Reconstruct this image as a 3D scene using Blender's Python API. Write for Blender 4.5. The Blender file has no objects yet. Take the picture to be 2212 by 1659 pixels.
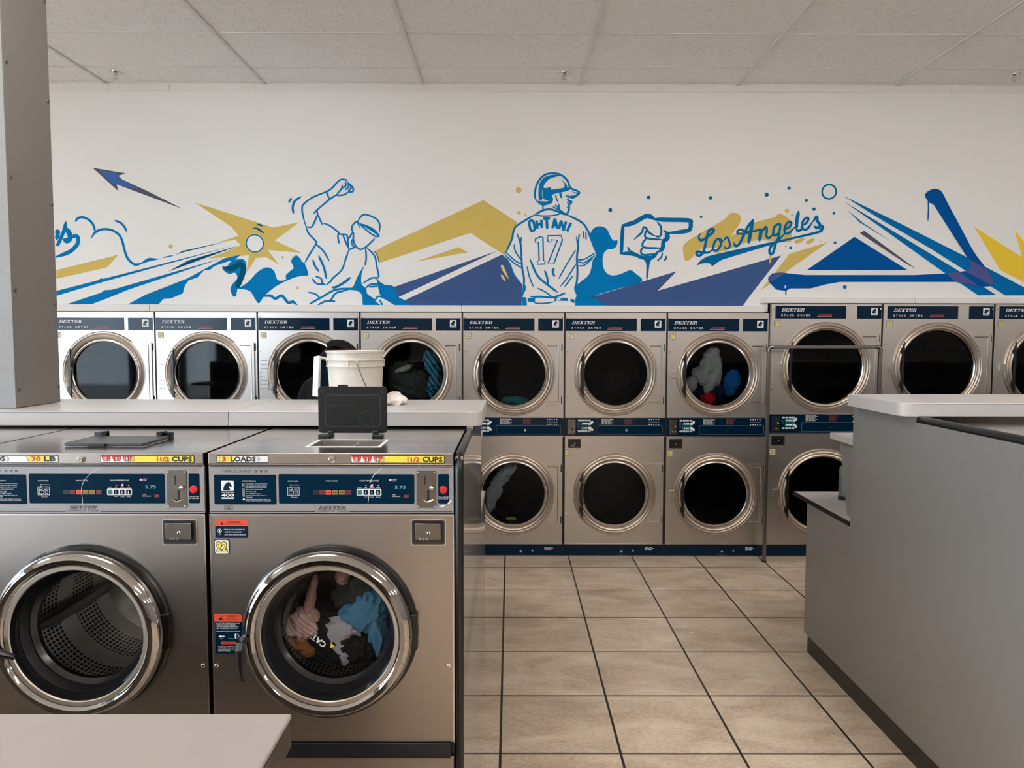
import bpy, bmesh, math, random
from mathutils import Vector, Matrix, noise

S = bpy.context.scene
COL = S.collection
PI = math.pi

# ------------------------------------------------------------------ camera
CAM_H, F_PX, PITCH, YAW, ROLL = 1.75, 1602.2, 0.0627, 0.0024, 0.0019
cam_data = bpy.data.cameras.new('camera')
cam = bpy.data.objects.new('camera', cam_data)
COL.objects.link(cam)
cam_data.sensor_width = 36.0
cam_data.lens = 36.0 * F_PX / 2212.0
cam_data.clip_start = 0.05
fw = Vector((math.sin(YAW) * math.cos(PITCH), math.cos(YAW) * math.cos(PITCH), -math.sin(PITCH)))
rt0 = Vector((math.cos(YAW), -math.sin(YAW), 0))
up0 = rt0.cross(fw)
rt = rt0 * math.cos(ROLL) + up0 * math.sin(ROLL)
up = up0 * math.cos(ROLL) - rt0 * math.sin(ROLL)
M = Matrix((rt, up, -fw)).transposed().to_4x4()
M.translation = Vector((0, 0, CAM_H))
cam.matrix_world = M
S.camera = cam

# ------------------------------------------------------------------ world, exposure
S.view_settings.view_transform = 'Standard'
S.view_settings.look = 'None'
S.view_settings.gamma = 1.0
S.view_settings.exposure = 0.95
try:
    S.view_settings.use_curve_mapping = False
except Exception:
    pass
W = bpy.data.worlds.new('daylight')
S.world = W
W.use_nodes = True
wn = W.node_tree
wn.nodes.clear()
w_out = wn.nodes.new('ShaderNodeOutputWorld')
w_bg = wn.nodes.new('ShaderNodeBackground')
w_bg.inputs['Color'].default_value = (0.74, 0.87, 1.0, 1)
w_bg.inputs['Strength'].default_value = 7.0
wn.links.new(w_bg.outputs[0], w_out.inputs[0])
S.cycles.use_denoising = True
S.cycles.max_bounces = 8
S.cycles.transparent_max_bounces = 12
S.cycles.caustics_reflective = False
S.cycles.caustics_refractive = False

LAMP_STRENGTH = 10.5
LAMP_COLOR = (1.0, 0.975, 0.945)


def area(name, loc, rot, sx, sy, power, color, portal=False):
    d = bpy.data.lights.new(name, 'AREA')
    d.shape = 'RECTANGLE'
    d.size, d.size_y, d.energy, d.color = sx, sy, power, color
    d.cycles.is_portal = portal
    o = bpy.data.objects.new(name, d)
    o.location, o.rotation_euler = loc, rot
    COL.objects.link(o)
    return o


# daylight comes in through the shop windows of the left wall
ROOM_L, ROOM_R, ROOM_F, WALL_Y, CEIL = -6.8, 7.5, -6.0, 5.858, 3.70
WINS = [(-5.8, -3.9), (-3.8, -1.9), (-1.8, 0.1), (0.2, 2.1)]
for a, b in WINS:
    area('window_portal', (ROOM_L + 0.1, (a + b) / 2, 1.65), (0, -PI / 2, 0), 2.7, b - a, 1.0, (1, 1, 1), True)
FRONT_WINS = [(-6.6, -6.1)]
for a, b in FRONT_WINS:
    area('window_portal', ((a + b) / 2, ROOM_F + 0.1, 1.65), (PI / 2, 0, 0), b - a, 2.7, 1.0, (1, 1, 1), True)


# ------------------------------------------------------------------ materials
def lin(c):
    c = c / 255.0
    return c / 12.92 if c <= 0.04045 else ((c + 0.055) / 1.055) ** 2.4


def rgb(r, g, b):
    return (lin(r), lin(g), lin(b), 1.0)


def new_mat(name):
    m = bpy.data.materials.new(name)
    m.use_nodes = True
    nt = m.node_tree
    bsdf = nt.nodes['Principled BSDF']
    return m, nt, bsdf


def pm(name, col, rough=0.5, metal=0.0, var=0.06, scale=(1, 1, 1), nscale=20.0, bump=0.0, coat=0.0, spec=0.5, rvar=0.0):
    """plain material: a base colour with a procedural mottle"""
    m, nt, b = new_mat(name)
    N, L = nt.nodes, nt.links
    tc = N.new('ShaderNodeTexCoord')
    mp = N.new('ShaderNodeMapping')
    mp.inputs['Scale'].default_value = scale
    nz = N.new('ShaderNodeTexNoise')
    nz.inputs['Scale'].default_value = nscale
    nz.inputs['Detail'].default_value = 4
    L.new(tc.outputs['Object'], mp.inputs['Vector'])
    L.new(mp.outputs[0], nz.inputs['Vector'])
    mx = N.new('ShaderNodeMix')
    mx.data_type = 'RGBA'
    c = rgb(*col)
    mx.inputs[6].default_value = tuple(max(0, v * (1 - var)) for v in c[:3]) + (1,)
    mx.inputs[7].default_value = tuple(min(1, v * (1 + var)) for v in c[:3]) + (1,)
    L.new(nz.outputs['Fac'], mx.inputs[0])
    L.new(mx.outputs[2], b.inputs['Base Color'])
    b.inputs['Roughness'].default_value = rough
    b.inputs['Metallic'].default_value = metal
    b.inputs['Specular IOR Level'].default_value = spec
    if coat:
        b.inputs['Coat Weight'].default_value = coat
        b.inputs['Coat Roughness'].default_value = 0.08
    if rvar:
        mr = N.new('ShaderNodeMapRange')
        mr.inputs['To Min'].default_value = max(0, rough - rvar)
        mr.inputs['To Max'].default_value = rough + rvar
        L.new(nz.outputs['Fac'], mr.inputs['Value'])
        L.new(mr.outputs[0], b.inputs['Roughness'])
    if bump:
        bp = N.new('ShaderNodeBump')
        bp.inputs['Strength'].default_value = bump
        bp.inputs['Distance'].default_value = 0.002
        L.new(nz.outputs['Fac'], bp.inputs['Height'])
        L.new(bp.outputs[0], b.inputs['Normal'])
    return m


def glass_mat(name, tint, rough=0.02, ior=1.5):
    m, nt, b = new_mat(name)
    N, L = nt.nodes, nt.links
    N.remove(b)
    out = N['Material Output']
    tr = N.new('ShaderNodeBsdfTransparent')
    tr.inputs['Color'].default_value = tint
    gl = N.new('ShaderNodeBsdfGlossy')
    gl.inputs['Roughness'].default_value = rough
    lw = N.new('ShaderNodeLayerWeight')          # Schlick's curve, the same from either side
    lw.inputs['Blend'].default_value = 0.5
    p5 = N.new('ShaderNodeMath')
    p5.operation = 'POWER'
    p5.inputs[1].default_value = 5.0
    L.new(lw.outputs['Facing'], p5.inputs[0])
    f0 = ((ior - 1) / (ior + 1)) ** 2
    fr = N.new('ShaderNodeMapRange')
    fr.inputs['To Min'].default_value = f0
    fr.inputs['To Max'].default_value = 1.0
    L.new(p5.outputs[0], fr.inputs['Value'])
    mx = N.new('ShaderNodeMixShader')
    L.new(fr.outputs[0], mx.inputs[0])
    L.new(tr.outputs[0], mx.inputs[1])
    L.new(gl.outputs[0], mx.inputs[2])
    L.new(mx.outputs[0], out.inputs['Surface'])
    return m


def emit_mat(name, col, strength):
    m, nt, b = new_mat(name)
    b.inputs['Base Color'].default_value = tuple(col) + (1,)
    b.inputs['Emission Color'].default_value = tuple(col) + (1,)
    b.inputs['Emission Strength'].default_value = strength
    return m


def floor_mat():
    m, nt, b = new_mat('travertine_tiles')
    N, L = nt.nodes, nt.links
    tc = N.new('ShaderNodeTexCoord')
    mp = N.new('ShaderNodeMapping')
    T = 0.5077
    mp.inputs['Location'].default_value = (0.0391, -(5.5587 % T), 0)
    L.new(tc.outputs['Object'], mp.inputs['Vector'])
    br = N.new('ShaderNodeTexBrick')
    br.offset, br.squash = 0.0, 1.0
    br.inputs['Scale'].default_value = 1.0
    br.inputs['Brick Width'].default_value = T
    br.inputs['Row Height'].default_value = T
    br.inputs['Mortar Size'].default_value = 0.0058
    br.inputs['Mortar Smooth'].default_value = 0.1
    br.inputs['Bias'].default_value = 0.0
    br.inputs['Color1'].default_value = (0, 0, 0, 1)
    br.inputs['Color2'].default_value = (1, 1, 1, 1)
    br.inputs['Mortar'].default_value = (0.5, 0.5, 0.5, 1)
    L.new(mp.outputs[0], br.inputs['Vector'])
    n1 = N.new('ShaderNodeTexNoise')
    n1.inputs['Scale'].default_value = 3.2
    n1.inputs['Detail'].default_value = 7
    n1.inputs['Roughness'].default_value = 0.62
    n1.inputs['Distortion'].default_value = 0.6
    mp2 = N.new('ShaderNodeMapping')
    mp2.inputs['Scale'].default_value = (0.8, 1.6, 1)
    mp2.inputs['Rotation'].default_value = (0, 0, 0.35)
    L.new(tc.outputs['Object'], mp2.inputs['Vector'])
    L.new(mp2.outputs[0], n1.inputs['Vector'])
    r1 = N.new('ShaderNodeValToRGB')
    e = r1.color_ramp.elements
    e[0].position, e[0].color = 0.32, rgb(194, 172, 148)
    e[1].position, e[1].color = 0.70, rgb(240, 224, 202)
    k = r1.color_ramp.elements.new(0.5)
    k.color = rgb(220, 199, 175)
    L.new(n1.outputs['Fac'], r1.inputs['Fac'])
    n2 = N.new('ShaderNodeTexNoise')
    n2.inputs['Scale'].default_value = 55
    n2.inputs['Detail'].default_value = 5
    n2.inputs['Roughness'].default_value = 0.7
    L.new(mp2.outputs[0], n2.inputs['Vector'])
    ov = N.new('ShaderNodeMix')
    ov.data_type, ov.blend_type = 'RGBA', 'OVERLAY'
    ov.inputs[0].default_value = 0.85
    L.new(r1.outputs[0], ov.inputs[6])
    L.new(n2.outputs['Fac'], ov.inputs[7])
    tone = N.new('ShaderNodeMix')
    tone.data_type, tone.blend_type = 'RGBA', 'MULTIPLY'
    tone.inputs[0].default_value = 1.0
    tr = N.new('ShaderNodeMapRange')
    tr.inputs['To Min'].default_value = 0.90
    tr.inputs['To Max'].default_value = 1.06
    L.new(br.outputs['Color'], tr.inputs['Value'])
    L.new(ov.outputs[2], tone.inputs[6])
    L.new(tr.outputs[0], tone.inputs[7])
    g = N.new('ShaderNodeMix')
    g.data_type = 'RGBA'
    L.new(br.outputs['Fac'], g.inputs[0])
    L.new(tone.outputs[2], g.inputs[6])
    g.inputs[7].default_value = rgb(30, 25, 21)
    L.new(g.outputs[2], b.inputs['Base Color'])
    b.inputs['Roughness'].default_value = 0.42
    rr = N.new('ShaderNodeMapRange')
    rr.inputs['To Min'].default_value = 0.30
    rr.inputs['To Max'].default_value = 0.55
    L.new(n1.outputs['Fac'], rr.inputs['Value'])
    L.new(rr.outputs[0], b.inputs['Roughness'])
    inv = N.new('ShaderNodeMath')
    inv.operation = 'SUBTRACT'
    inv.inputs[0].default_value = 1.0
    L.new(br.outputs['Fac'], inv.inputs[1])
    bp = N.new('ShaderNodeBump')
    bp.inputs['Strength'].default_value = 0.35
    bp.inputs['Distance'].default_value = 0.003
    L.new(inv.outputs[0], bp.inputs['Height'])
    L.new(bp.outputs[0], b.inputs['Normal'])
    return m


def ceiling_mat():
    m, nt, b = new_mat('fissured_ceiling_tile')
    N, L = nt.nodes, nt.links
    tc = N.new('ShaderNodeTexCoord')
    nz = N.new('ShaderNodeTexNoise')
    nz.inputs['Scale'].default_value = 14
    L.new(tc.outputs['Object'], nz.inputs['Vector'])
    vo = N.new('ShaderNodeTexVoronoi')
    vo.inputs['Scale'].default_value = 88
    L.new(tc.outputs['Object'], vo.inputs['Vector'])
    sep = N.new('ShaderNodeSeparateColor')
    L.new(vo.outputs['Color'], sep.inputs[0])
    thr = N.new('ShaderNodeMapRange')       # every cell has its own pinhole size
    thr.inputs['To Min'].default_value = -0.05
    thr.inputs['To Max'].default_value = 0.34
    L.new(sep.outputs[0], thr.inputs['Value'])
    lt = N.new('ShaderNodeMath')
    lt.operation = 'LESS_THAN'
    L.new(vo.outputs['Distance'], lt.inputs[0])
    L.new(thr.outputs[0], lt.inputs[1])
    base = N.new('ShaderNodeMix')
    base.data_type = 'RGBA'
    base.inputs[6].default_value = rgb(240, 239, 240)
    base.inputs[7].default_value = rgb(250, 249, 250)
    L.new(nz.outputs['Fac'], base.inputs[0])
    mx = N.new('ShaderNodeMix')
    mx.data_type = 'RGBA'
    sc = N.new('ShaderNodeMath')
    sc.operation = 'MULTIPLY'
    sc.inputs[1].default_value = 0.6
    L.new(lt.outputs[0], sc.inputs[0])
    L.new(sc.outputs[0], mx.inputs[0])
    L.new(base.outputs[2], mx.inputs[6])
    mx.inputs[7].default_value = rgb(140, 138, 138)
    L.new(mx.outputs[2], b.inputs['Base Color'])
    b.inputs['Roughness'].default_value = 0.95
    b.inputs['Specular IOR Level'].default_value = 0.1
    return m


def drum_mat():
    """perforated steel, the holes laid out on the lathe's UV (turns, depth)"""
    m, nt, b = new_mat('perforated_steel')
    N, L = nt.nodes, nt.links
    tc = N.new('ShaderNodeTexCoord')
    sx = N.new('ShaderNodeSeparateXYZ')
    L.new(tc.outputs['UV'], sx.inputs[0])

    def math_(op, a, v=None):
        n = N.new('ShaderNodeMath')
        n.operation = op
        for i, q in enumerate((a, v)):
            if q is None:
                continue
            if isinstance(q, (int, float)):
                n.inputs[i].default_value = q
            else:
                L.new(q, n.inputs[i])
        return n.outputs[0]
    u = math_('MULTIPLY', sx.outputs[0], 96.0)
    v = math_('MULTIPLY', sx.outputs[1], 26.0)
    fu = math_('SUBTRACT', math_('FRACT', u), 0.5)
    fv = math_('SUBTRACT', math_('FRACT', v), 0.5)
    d = math_('SQRT', math_('ADD', math_('MULTIPLY', fu, fu), math_('MULTIPLY', fv, fv)))
    hole = math_('LESS_THAN', d, 0.34)
    band = math_('GREATER_THAN', math_('FRACT', math_('MULTIPLY', sx.outputs[1], 2.4)), 0.42)
    fac = math_('MULTIPLY', hole, band)
    mx = N.new('ShaderNodeMix')
    mx.data_type = 'RGBA'
    L.new(fac, mx.inputs[0])
    mx.inputs[6].default_value = rgb(232, 226, 220)
    mx.inputs[7].default_value = rgb(16, 16, 16)
    L.new(mx.outputs[2], b.inputs['Base Color'])
    b.inputs['Metallic'].default_value = 0.9
    b.inputs['Roughness'].default_value = 0.33
    return m


STEEL = pm('brushed_stainless', (196, 190, 185), 0.34, 1.0, 0.035, (1.2, 1.2, 60), 6.0, rvar=0.05)
STEEL_TOP = pm('polished_stainless_top', (204, 198, 192), 0.20, 1.0, 0.03, (40, 1.2, 1.2), 6.0, rvar=0.05)
RINGCHROME = pm('door_ring_chrome_dimmed', (172, 170, 168), 0.05, 1.0, 0.02)  # chrome darkened to stand in for reflections of dark surroundings
CHROME = pm('chrome', (212, 210, 208), 0.06, 1.0, 0.02)
RIM = pm('satin_steel_rim', (200, 192, 184), 0.24, 1.0, 0.03)
DARKMETAL = pm('dark_coin_box', (70, 68, 66), 0.3, 0.8, 0.1)
STEEL_RING = pm('satin_door_ring', (190, 178, 166), 0.40, 1.0, 0.03)
TUBE = pm('dull_steel_tube', (128, 124, 120), 0.36, 1.0, 0.06)
COINSTEEL = pm('coin_plate_steel', (116, 113, 110), 0.24, 1.0, 0.12, nscale=30, bump=0.25)
STEEL_W = pm('washer_stainless_dimmed', (158, 150, 144), 0.30, 1.0, 0.035, (1.2, 1.2, 60), 6.0, rvar=0.05)  # darker steel copy, dim reflections put into the base colour
BEIGERIM = pm('pale_door_rim', (226, 216, 202), 0.38, 1.0, 0.03)
NAVY = pm('navy_enamel', (0, 32, 54), 0.15, 0.0, 0.08, spec=0.22)
NAVY_M = pm('navy_panel_film', (0, 34, 56), 0.15, 0.0, 0.08, spec=0.06)
GREYFILM = pm('grey_control_film', (150, 147, 147), 0.38, 0.15, 0.03)
BLACK = pm('black_plastic', (18, 18, 19), 0.32, 0.0, 0.15)
RUBBER = pm('black_rubber', (10, 10, 11), 0.28, 0.0, 0.2)
GASKET = pm('door_gasket', (24, 24, 26), 0.22, 0.0, 0.2, spec=0.6)
LIDGREY = pm('charcoal_lid', (14, 15, 16), 0.5, 0.0, 0.08, nscale=60, bump=0.1, spec=0.3)
LIDTOP = pm('worn_grey_lid', (62, 64, 67), 0.38, 0.0, 0.1, nscale=50)
DARKBODY = pm('dark_cabinet_side', (16, 15, 15), 0.5, 0.0, 0.2)
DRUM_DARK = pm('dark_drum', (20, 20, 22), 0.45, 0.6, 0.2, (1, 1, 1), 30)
DRUM = drum_mat()
GLASS_D = glass_mat('smoked_door_glass', (0.46, 0.50, 0.52, 1), 0.03, 1.30)
GLASS_W = glass_mat('clear_door_glass', (0.62, 0.64, 0.65, 1), 0.01, 1.5)
GLASS_WIN = glass_mat('window_glass', (0.94, 0.96, 0.97, 1), 0.0, 1.45)
LAMINATE = pm('white_laminate', (186, 181, 178), 0.30, 0.0, 0.03, nscale=4)
GREYLAM = pm('grey_laminate', (126, 123, 121), 0.30, 0.0, 0.035, nscale=3, spec=0.55)
GREYLAM_GLOSS = pm('glossy_grey_laminate', (152, 146, 140), 0.07, 0.0, 0.03, nscale=3, spec=1.0)
WALLPAINT = pm('white_wall_paint', (236, 234, 231), 0.6, 0.0, 0.02, nscale=2.5, bump=0.05)
TRIMPAINT = pm('white_trim_paint', (230, 226, 221), 0.5, 0.0, 0.03, nscale=8)
COLUMN_SHADED = pm('column_paint_shaded', (118, 112, 107), 0.55, 0.0, 0.03, nscale=4)  # shade of the column's right face put into the paint
COLUMN_LIT = pm('column_trim_lit', (132, 131, 130), 0.45, 0.0, 0.03)  # column front and corner trim, window light put in as a paler grey
TBAR = pm('white_ceiling_bar', (226, 224, 222), 0.5, 0.0, 0.02)
INSIDE = pm('beige_wall_paint', (148, 143, 138), 0.7, 0.0, 0.05, nscale=2)
WHITE = pm('white_print', (232, 232, 230), 0.45, 0.0, 0.03)
TEALINK = pm('pale_teal_print', (120, 190, 196), 0.45, 0.0, 0.05)
INK = pm('black_print', (22, 22, 26), 0.5, 0.0, 0.1)
GREYINK = pm('grey_print', (84, 84, 88), 0.5, 0.0, 0.1)
REDINK = pm('red_print', (196, 40, 34), 0.45, 0.0, 0.05)
DARKRED = pm('dark_red_print', (110, 36, 46), 0.45, 0.0, 0.05)
ORANGE = pm('orange_print', (222, 78, 48), 0.45, 0.0, 0.05)
YELLOW = pm('yellow_print', (240, 216, 72), 0.45, 0.0, 0.05)
OLIVE = pm('amber_key', (150, 116, 44), 0.4, 0.0, 0.05)
TEALKEY = pm('teal_key', (60, 110, 116), 0.4, 0.0, 0.05)
CREAM = pm('cream_print', (244, 236, 196), 0.45, 0.0, 0.05)
REDBTN = pm('red_button', (206, 30, 44), 0.28, 0.0, 0.05)
LED = emit_mat('red_lamp', (1.0, 0.05, 0.10), 6.0)
DIGIT = emit_mat('digit_segments', (0.35, 0.85, 0.75), 1.0)
FLOOR = floor_mat()
CEILM = ceiling_mat()
LAMP = emit_mat('fluorescent_diffuser', LAMP_COLOR, LAMP_STRENGTH)
KICK = pm('dark_navy_strip', (16, 19, 28), 0.25, 0.0, 0.1)
PAVE = pm('pavement', (150, 148, 144), 0.9, 0.0, 0.1, nscale=3)
TABLETOP = pm('pale_table_top', (156, 149, 145), 0.30, 0.0, 0.06, nscale=7)
BUCKETM = pm('white_scuffed_plastic', (206, 198, 188), 0.42, 0.0, 0.14, nscale=22)
WIRE = pm('steel_wire', (120, 108, 96), 0.35, 1.0, 0.1)


# ------------------------------------------------------------------ mesh helpers
_text_cache = {}


def text_geo(s, bold=0.0):
    key = (s, bold)
    if key not in _text_cache:
        cu = bpy.data.curves.new('glyphs', 'FONT')
        cu.body = s
        cu.resolution_u = 2
        cu.offset = bold
        ob = bpy.data.objects.new('glyphs', cu)
        COL.objects.link(ob)
        dg = bpy.context.evaluated_depsgraph_get()
        me = bpy.data.meshes.new_from_object(ob.evaluated_get(dg))
        vs = [(v.co.x, v.co.y) for v in me.vertices]
        fs = [tuple(p.vertices) for p in me.polygons]
        bpy.data.objects.remove(ob)
        bpy.data.curves.remove(cu)
        bpy.data.meshes.remove(me)
        _text_cache[key] = (vs, fs)
    return _text_cache[key]


def smooth_path(pts, closed=False, n=6):
    """Catmull-Rom through the points"""
    P = [Vector(p) for p in pts]
    if len(P) < 3:
        return P
    out = []
    m = len(P)
    rng = range(m) if closed else range(m - 1)
    for i in rng:
        p1, p2 = P[i], P[(i + 1) % m]
        p0 = P[i - 1] if (closed or i > 0) else p1 + (p1 - p2)
        p3 = P[(i + 2) % m] if (closed or i + 2 < m) else p2 + (p2 - p1)
        for k in range(n):
            t = k / n
            out.append(0.5 * ((2 * p1) + (p2 - p0) * t + (2 * p0 - 5 * p1 + 4 * p2 - p3) * t * t
                              + (3 * p1 - p0 - 3 * p2 + p3) * t ** 3))
    if not closed:
        out.append(P[-1])
    return out


SERIF = {
    'D': (0.96, [[(.12, 0), (.32, 0), (.32, 1), (.12, 1)], [(0, 0), (.45, 0), (.45, .1), (0, .1)], [(0, .9), (.45, .9), (.45, 1), (0, 1)],
                 [(.4, 0), (.66, .03), (.86, .18), (.94, .5), (.86, .82), (.66, .97), (.4, 1), (.4, .9), (.58, .87), (.7, .74), (.73, .5), (.7, .26), (.58, .13), (.4, .1)]]),
    'E': (0.92, [[(.12, 0), (.32, 0), (.32, 1), (.12, 1)], [(0, 0), (.9, 0), (.9, .36), (.8, .36), (.74, .1), (0, .1)],
                 [(0, .9), (.74, .9), (.78, .66), (.87, .66), (.87, 1), (0, 1)], [(.3, .45), (.52, .45), (.55, .34), (.63, .34), (.63, .68), (.55, .68), (.52, .56), (.3, .56)]]),
    'X': (1.0, [[(.08, 1), (.36, 1), (.94, 0), (.66, 0)], [(.74, 1), (.86, 1), (.24, 0), (.12, 0)], [(0, .92), (.46, .92), (.46, 1), (0, 1)],
                [(.6, .92), (1, .92), (1, 1), (.6, 1)], [(0, 0), (.38, 0), (.38, .08), (0, .08)], [(.56, 0), (1, 0), (1, .08), (.56, .08)]]),
    'T': (0.98, [[(.39, 0), (.6, 0), (.6, 1), (.39, 1)], [(0, .64), (.08, .64), (.16, .9), (.82, .9), (.9, .64), (.98, .64), (.98, 1), (0, 1)], [(.25, 0), (.74, 0), (.74, .08), (.25, .08)]]),
    'R': (1.0, [[(.12, 0), (.32, 0), (.32, 1), (.12, 1)], [(0, 0), (.44, 0), (.44, .09), (0, .09)], [(0, .9), (.45, .9), (.45, 1), (0, 1)],
                [(.4, .42), (.68, .45), (.82, .56), (.86, .72), (.82, .88), (.68, .98), (.4, 1), (.4, .9), (.56, .88), (.63, .82), (.65, .72), (.63, .6), (.55, .54), (.4, .52)],
                [(.42, .5), (.62, .5), (.86, .09), (1.0, .09), (1.0, 0), (.72, 0)]]),
}
HORSE = [(.10, .05), (.14, .40), (.26, .66), (.44, .84), (.58, .90), (.62, 1.0), (.70, .90), (.80, .74), (.92, .50), (.90, .42), (.80, .40),
         (.74, .48), (.62, .50), (.68, .34), (.78, .05)]


class MB:
    """collects shapes and links them as ONE mesh object"""

    def __init__(self):
        self.v, self.f, self.mi, self.sm, self.mats, self.cur = [], [], [], [], [], 0
        self.uv = {}
        self.xf = None

    def use(self, m):
        if m not in self.mats:
            self.mats.append(m)
        self.cur = self.mats.index(m)
        return self

    def add(self, vs, fs, smooth=False):
        o = len(self.v)
        for p in vs:
            p = Vector(p)
            self.v.append(self.xf @ p if self.xf else p)
        for q in fs:
            self.f.append(tuple(i + o for i in q))
            self.mi.append(self.cur)
            self.sm.append(smooth)
        return self

    def box(self, x0, x1, y0, y1, z0, z1):
        vs = [(x, y, z) for z in (z0, z1) for y in (y0, y1) for x in (x0, x1)]
        return self.add(vs, [(0, 2, 3, 1), (4, 5, 7, 6), (0, 1, 5, 4), (2, 6, 7, 3), (0, 4, 6, 2), (1, 3, 7, 5)])

    def plate(self, pts, y, d=0.0):
        """polygon in the XZ plane, its face at y-d towards the viewer, sides back to y"""
        n = len(pts)
        if d <= 0:
            return self.add([(a, y, b) for a, b in pts], [tuple(range(n))])
        vs = [(a, y - d, b) for a, b in pts] + [(a, y, b) for a, b in pts]
        fs = [tuple(range(n)), tuple(range(2 * n - 1, n - 1, -1))]
        fs += [(i, i + n, (i + 1) % n + n, (i + 1) % n) for i in range(n)]
        return self.add(vs, fs)

    def slab(self, pts, z0, z1):
        """polygon in the XY plane, from z0 up to z1"""
        n = len(pts)
        vs = [(a, b, z1) for a, b in pts] + [(a, b, z0) for a, b in pts]
        fs = [tuple(range(n)), tuple(range(2 * n - 1, n - 1, -1))]
        fs += [(i, i + n, (i + 1) % n + n, (i + 1) % n) for i in range(n)]
        return self.add(vs, fs)

    def rect(self, x0, x1, z0, z1, y, d=0.0):
        return self.plate([(x0, z0), (x1, z0), (x1, z1), (x0, z1)], y, d)

    @staticmethod
    def rr(x0, x1, z0, z1, r, n=5):
        out = []
        for cx, cz, a0 in ((x1 - r, z0 + r, -PI / 2), (x1 - r, z1 - r, 0), (x0 + r, z1 - r, PI / 2), (x0 + r, z0 + r, PI)):
            for k in range(n + 1):
                a = a0 + PI / 2 * k / n
                out.append((cx + r * math.cos(a), cz + r * math.sin(a)))
        return out

    def rrect(self, x0, x1, z0, z1, r, y, d=0.0):
        return self.plate(self.rr(x0, x1, z0, z1, r), y, d)

    def frame(self, x0, x1, z0, z1, w, y, d=0.001):
        self.rect(x0, x1, z0, z0 + w, y, d)
        self.rect(x0, x1, z1 - w, z1, y, d)
        self.rect(x0, x0 + w, z0 + w, z1 - w, y, d)
        return self.rect(x1 - w, x1, z0 + w, z1 - w, y, d)

    def disc(self, cx, cz, r, y, d=0.0, n=24):
        return self.plate([(cx + r * math.cos(2 * PI * k / n), cz + r * math.sin(2 * PI * k / n)) for k in range(n)], y, d)

    def ringp(self, cx, cz, r0, r1, y, n=32):
        vs = []
        for k in range(n):
            a = 2 * PI * k / n
            vs += [(cx + r0 * math.cos(a), y, cz + r0 * math.sin(a)), (cx + r1 * math.cos(a), y, cz + r1 * math.sin(a))]
        return self.add(vs, [(2 * k, 2 * k + 1, (2 * k + 3) % (2 * n), (2 * k + 2) % (2 * n)) for k in range(n)])

    def lathe(self, cx, cz, y0, prof, n=72, uv=False):
        """profile of (radius, how far it stands out towards the viewer), turned about the Y axis"""
        m = len(prof)
        vs, fs = [], []
        for k in range(n):
            a = 2 * PI * k / n
            for r, o in prof:
                vs.append((cx + r * math.cos(a), y0 - o, cz + r * math.sin(a)))
        o = len(self.f)
        for k in range(n):
            k2 = (k + 1) % n
            for i in range(m - 1):
                fs.append((k * m + i, k2 * m + i, k2 * m + i + 1, k * m + i + 1))
                if uv:
                    self.uv[o + len(fs) - 1] = [(k / n, i / (m - 1)), ((k + 1) / n, i / (m - 1)), ((k + 1) / n, (i + 1) / (m - 1)), (k / n, (i + 1) / (m - 1))]
        return self.add(vs, fs, True)

    def tube(self, pts, r, n=10, caps=True):
        P = [Vector(p) for p in pts]
        rr = r if isinstance(r, (list, tuple)) else [r] * len(P)
        vs, fs = [], []
        prev = None
        for i, p in enumerate(P):
            t = (P[min(i + 1, len(P) - 1)] - P[max(i - 1, 0)]).normalized()
            if prev is None:
                u = t.orthogonal().normalized()
            else:
                u = (prev - t * prev.dot(t)).normalized()
            prev = u
            w = t.cross(u)
            for k in range(n):
                a = 2 * PI * k / n
                vs.append(p + (u * math.cos(a) + w * math.sin(a)) * rr[i])
        for i in range(len(P) - 1):
            for k in range(n):
                k2 = (k + 1) % n
                fs.append((i * n + k, i * n + k2, (i + 1) * n + k2, (i + 1) * n + k))
        if caps:
            fs.append(tuple(range(n - 1, -1, -1)))
            fs.append(tuple((len(P) - 1) * n + k for k in range(n)))
        return self.add(vs, fs, True)

    def ball(self, c, r, n=12, sc=(1, 1, 1)):
        bm = bmesh.new()
        bmesh.ops.create_uvsphere(bm, u_segments=n * 2, v_segments=n, radius=1)
        bm.verts.index_update()
        c = Vector(c)
        vs = [c + Vector((v.co.x * r * sc[0], v.co.y * r * sc[1], v.co.z * r * sc[2])) for v in bm.verts]
        fs = [tuple(v.index for v in q.verts) for q in bm.faces]
        bm.free()
        return self.add(vs, fs, True)

    def text(self, s, x0, x1, z0, z1, y, bold=0.0, shear=0.0):
        """lettering fitted into a box of the XZ plane"""
        vs, fs = text_geo(s, bold)
        if not vs:
            return self
        a0, a1 = min(p[0] for p in vs), max(p[0] for p in vs)
        b0, b1 = min(p[1] for p in vs), max(p[1] for p in vs)
        H, Wd = z1 - z0, (x1 - x0) - shear * (z1 - z0)
        if s == '1':                                   # a lone figure one keeps its slim shape
            w1 = min(Wd, (a1 - a0) / (b1 - b0) * H)
            x0, Wd = x0 + (Wd - w1) / 2, w1
        out = []
        for a, b in vs:
            t = (b - b0) / max(1e-6, b1 - b0)
            out.append((x0 + (a - a0) / max(1e-6, a1 - a0) * Wd + shear * H * t, y, z0 + t * H))
        return self.add(out, fs)

    def serif(self, s, x0, x1, z0, z1, y, shear=0.35):
        tot = sum(SERIF[c][0] for c in s) + 0.06 * (len(s) - 1)
        H = z1 - z0
        k = ((x1 - x0) - shear * H) / tot
        x = 0.0
        for c in s:
            w, polys = SERIF[c]
            for j, p in enumerate(polys):
                self.plate([(x0 + (x + a) * k + shear * H * b, z0 + b * H) for a, b in p], y - 0.00004 * j)
            x += w + 0.06
        return self

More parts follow.
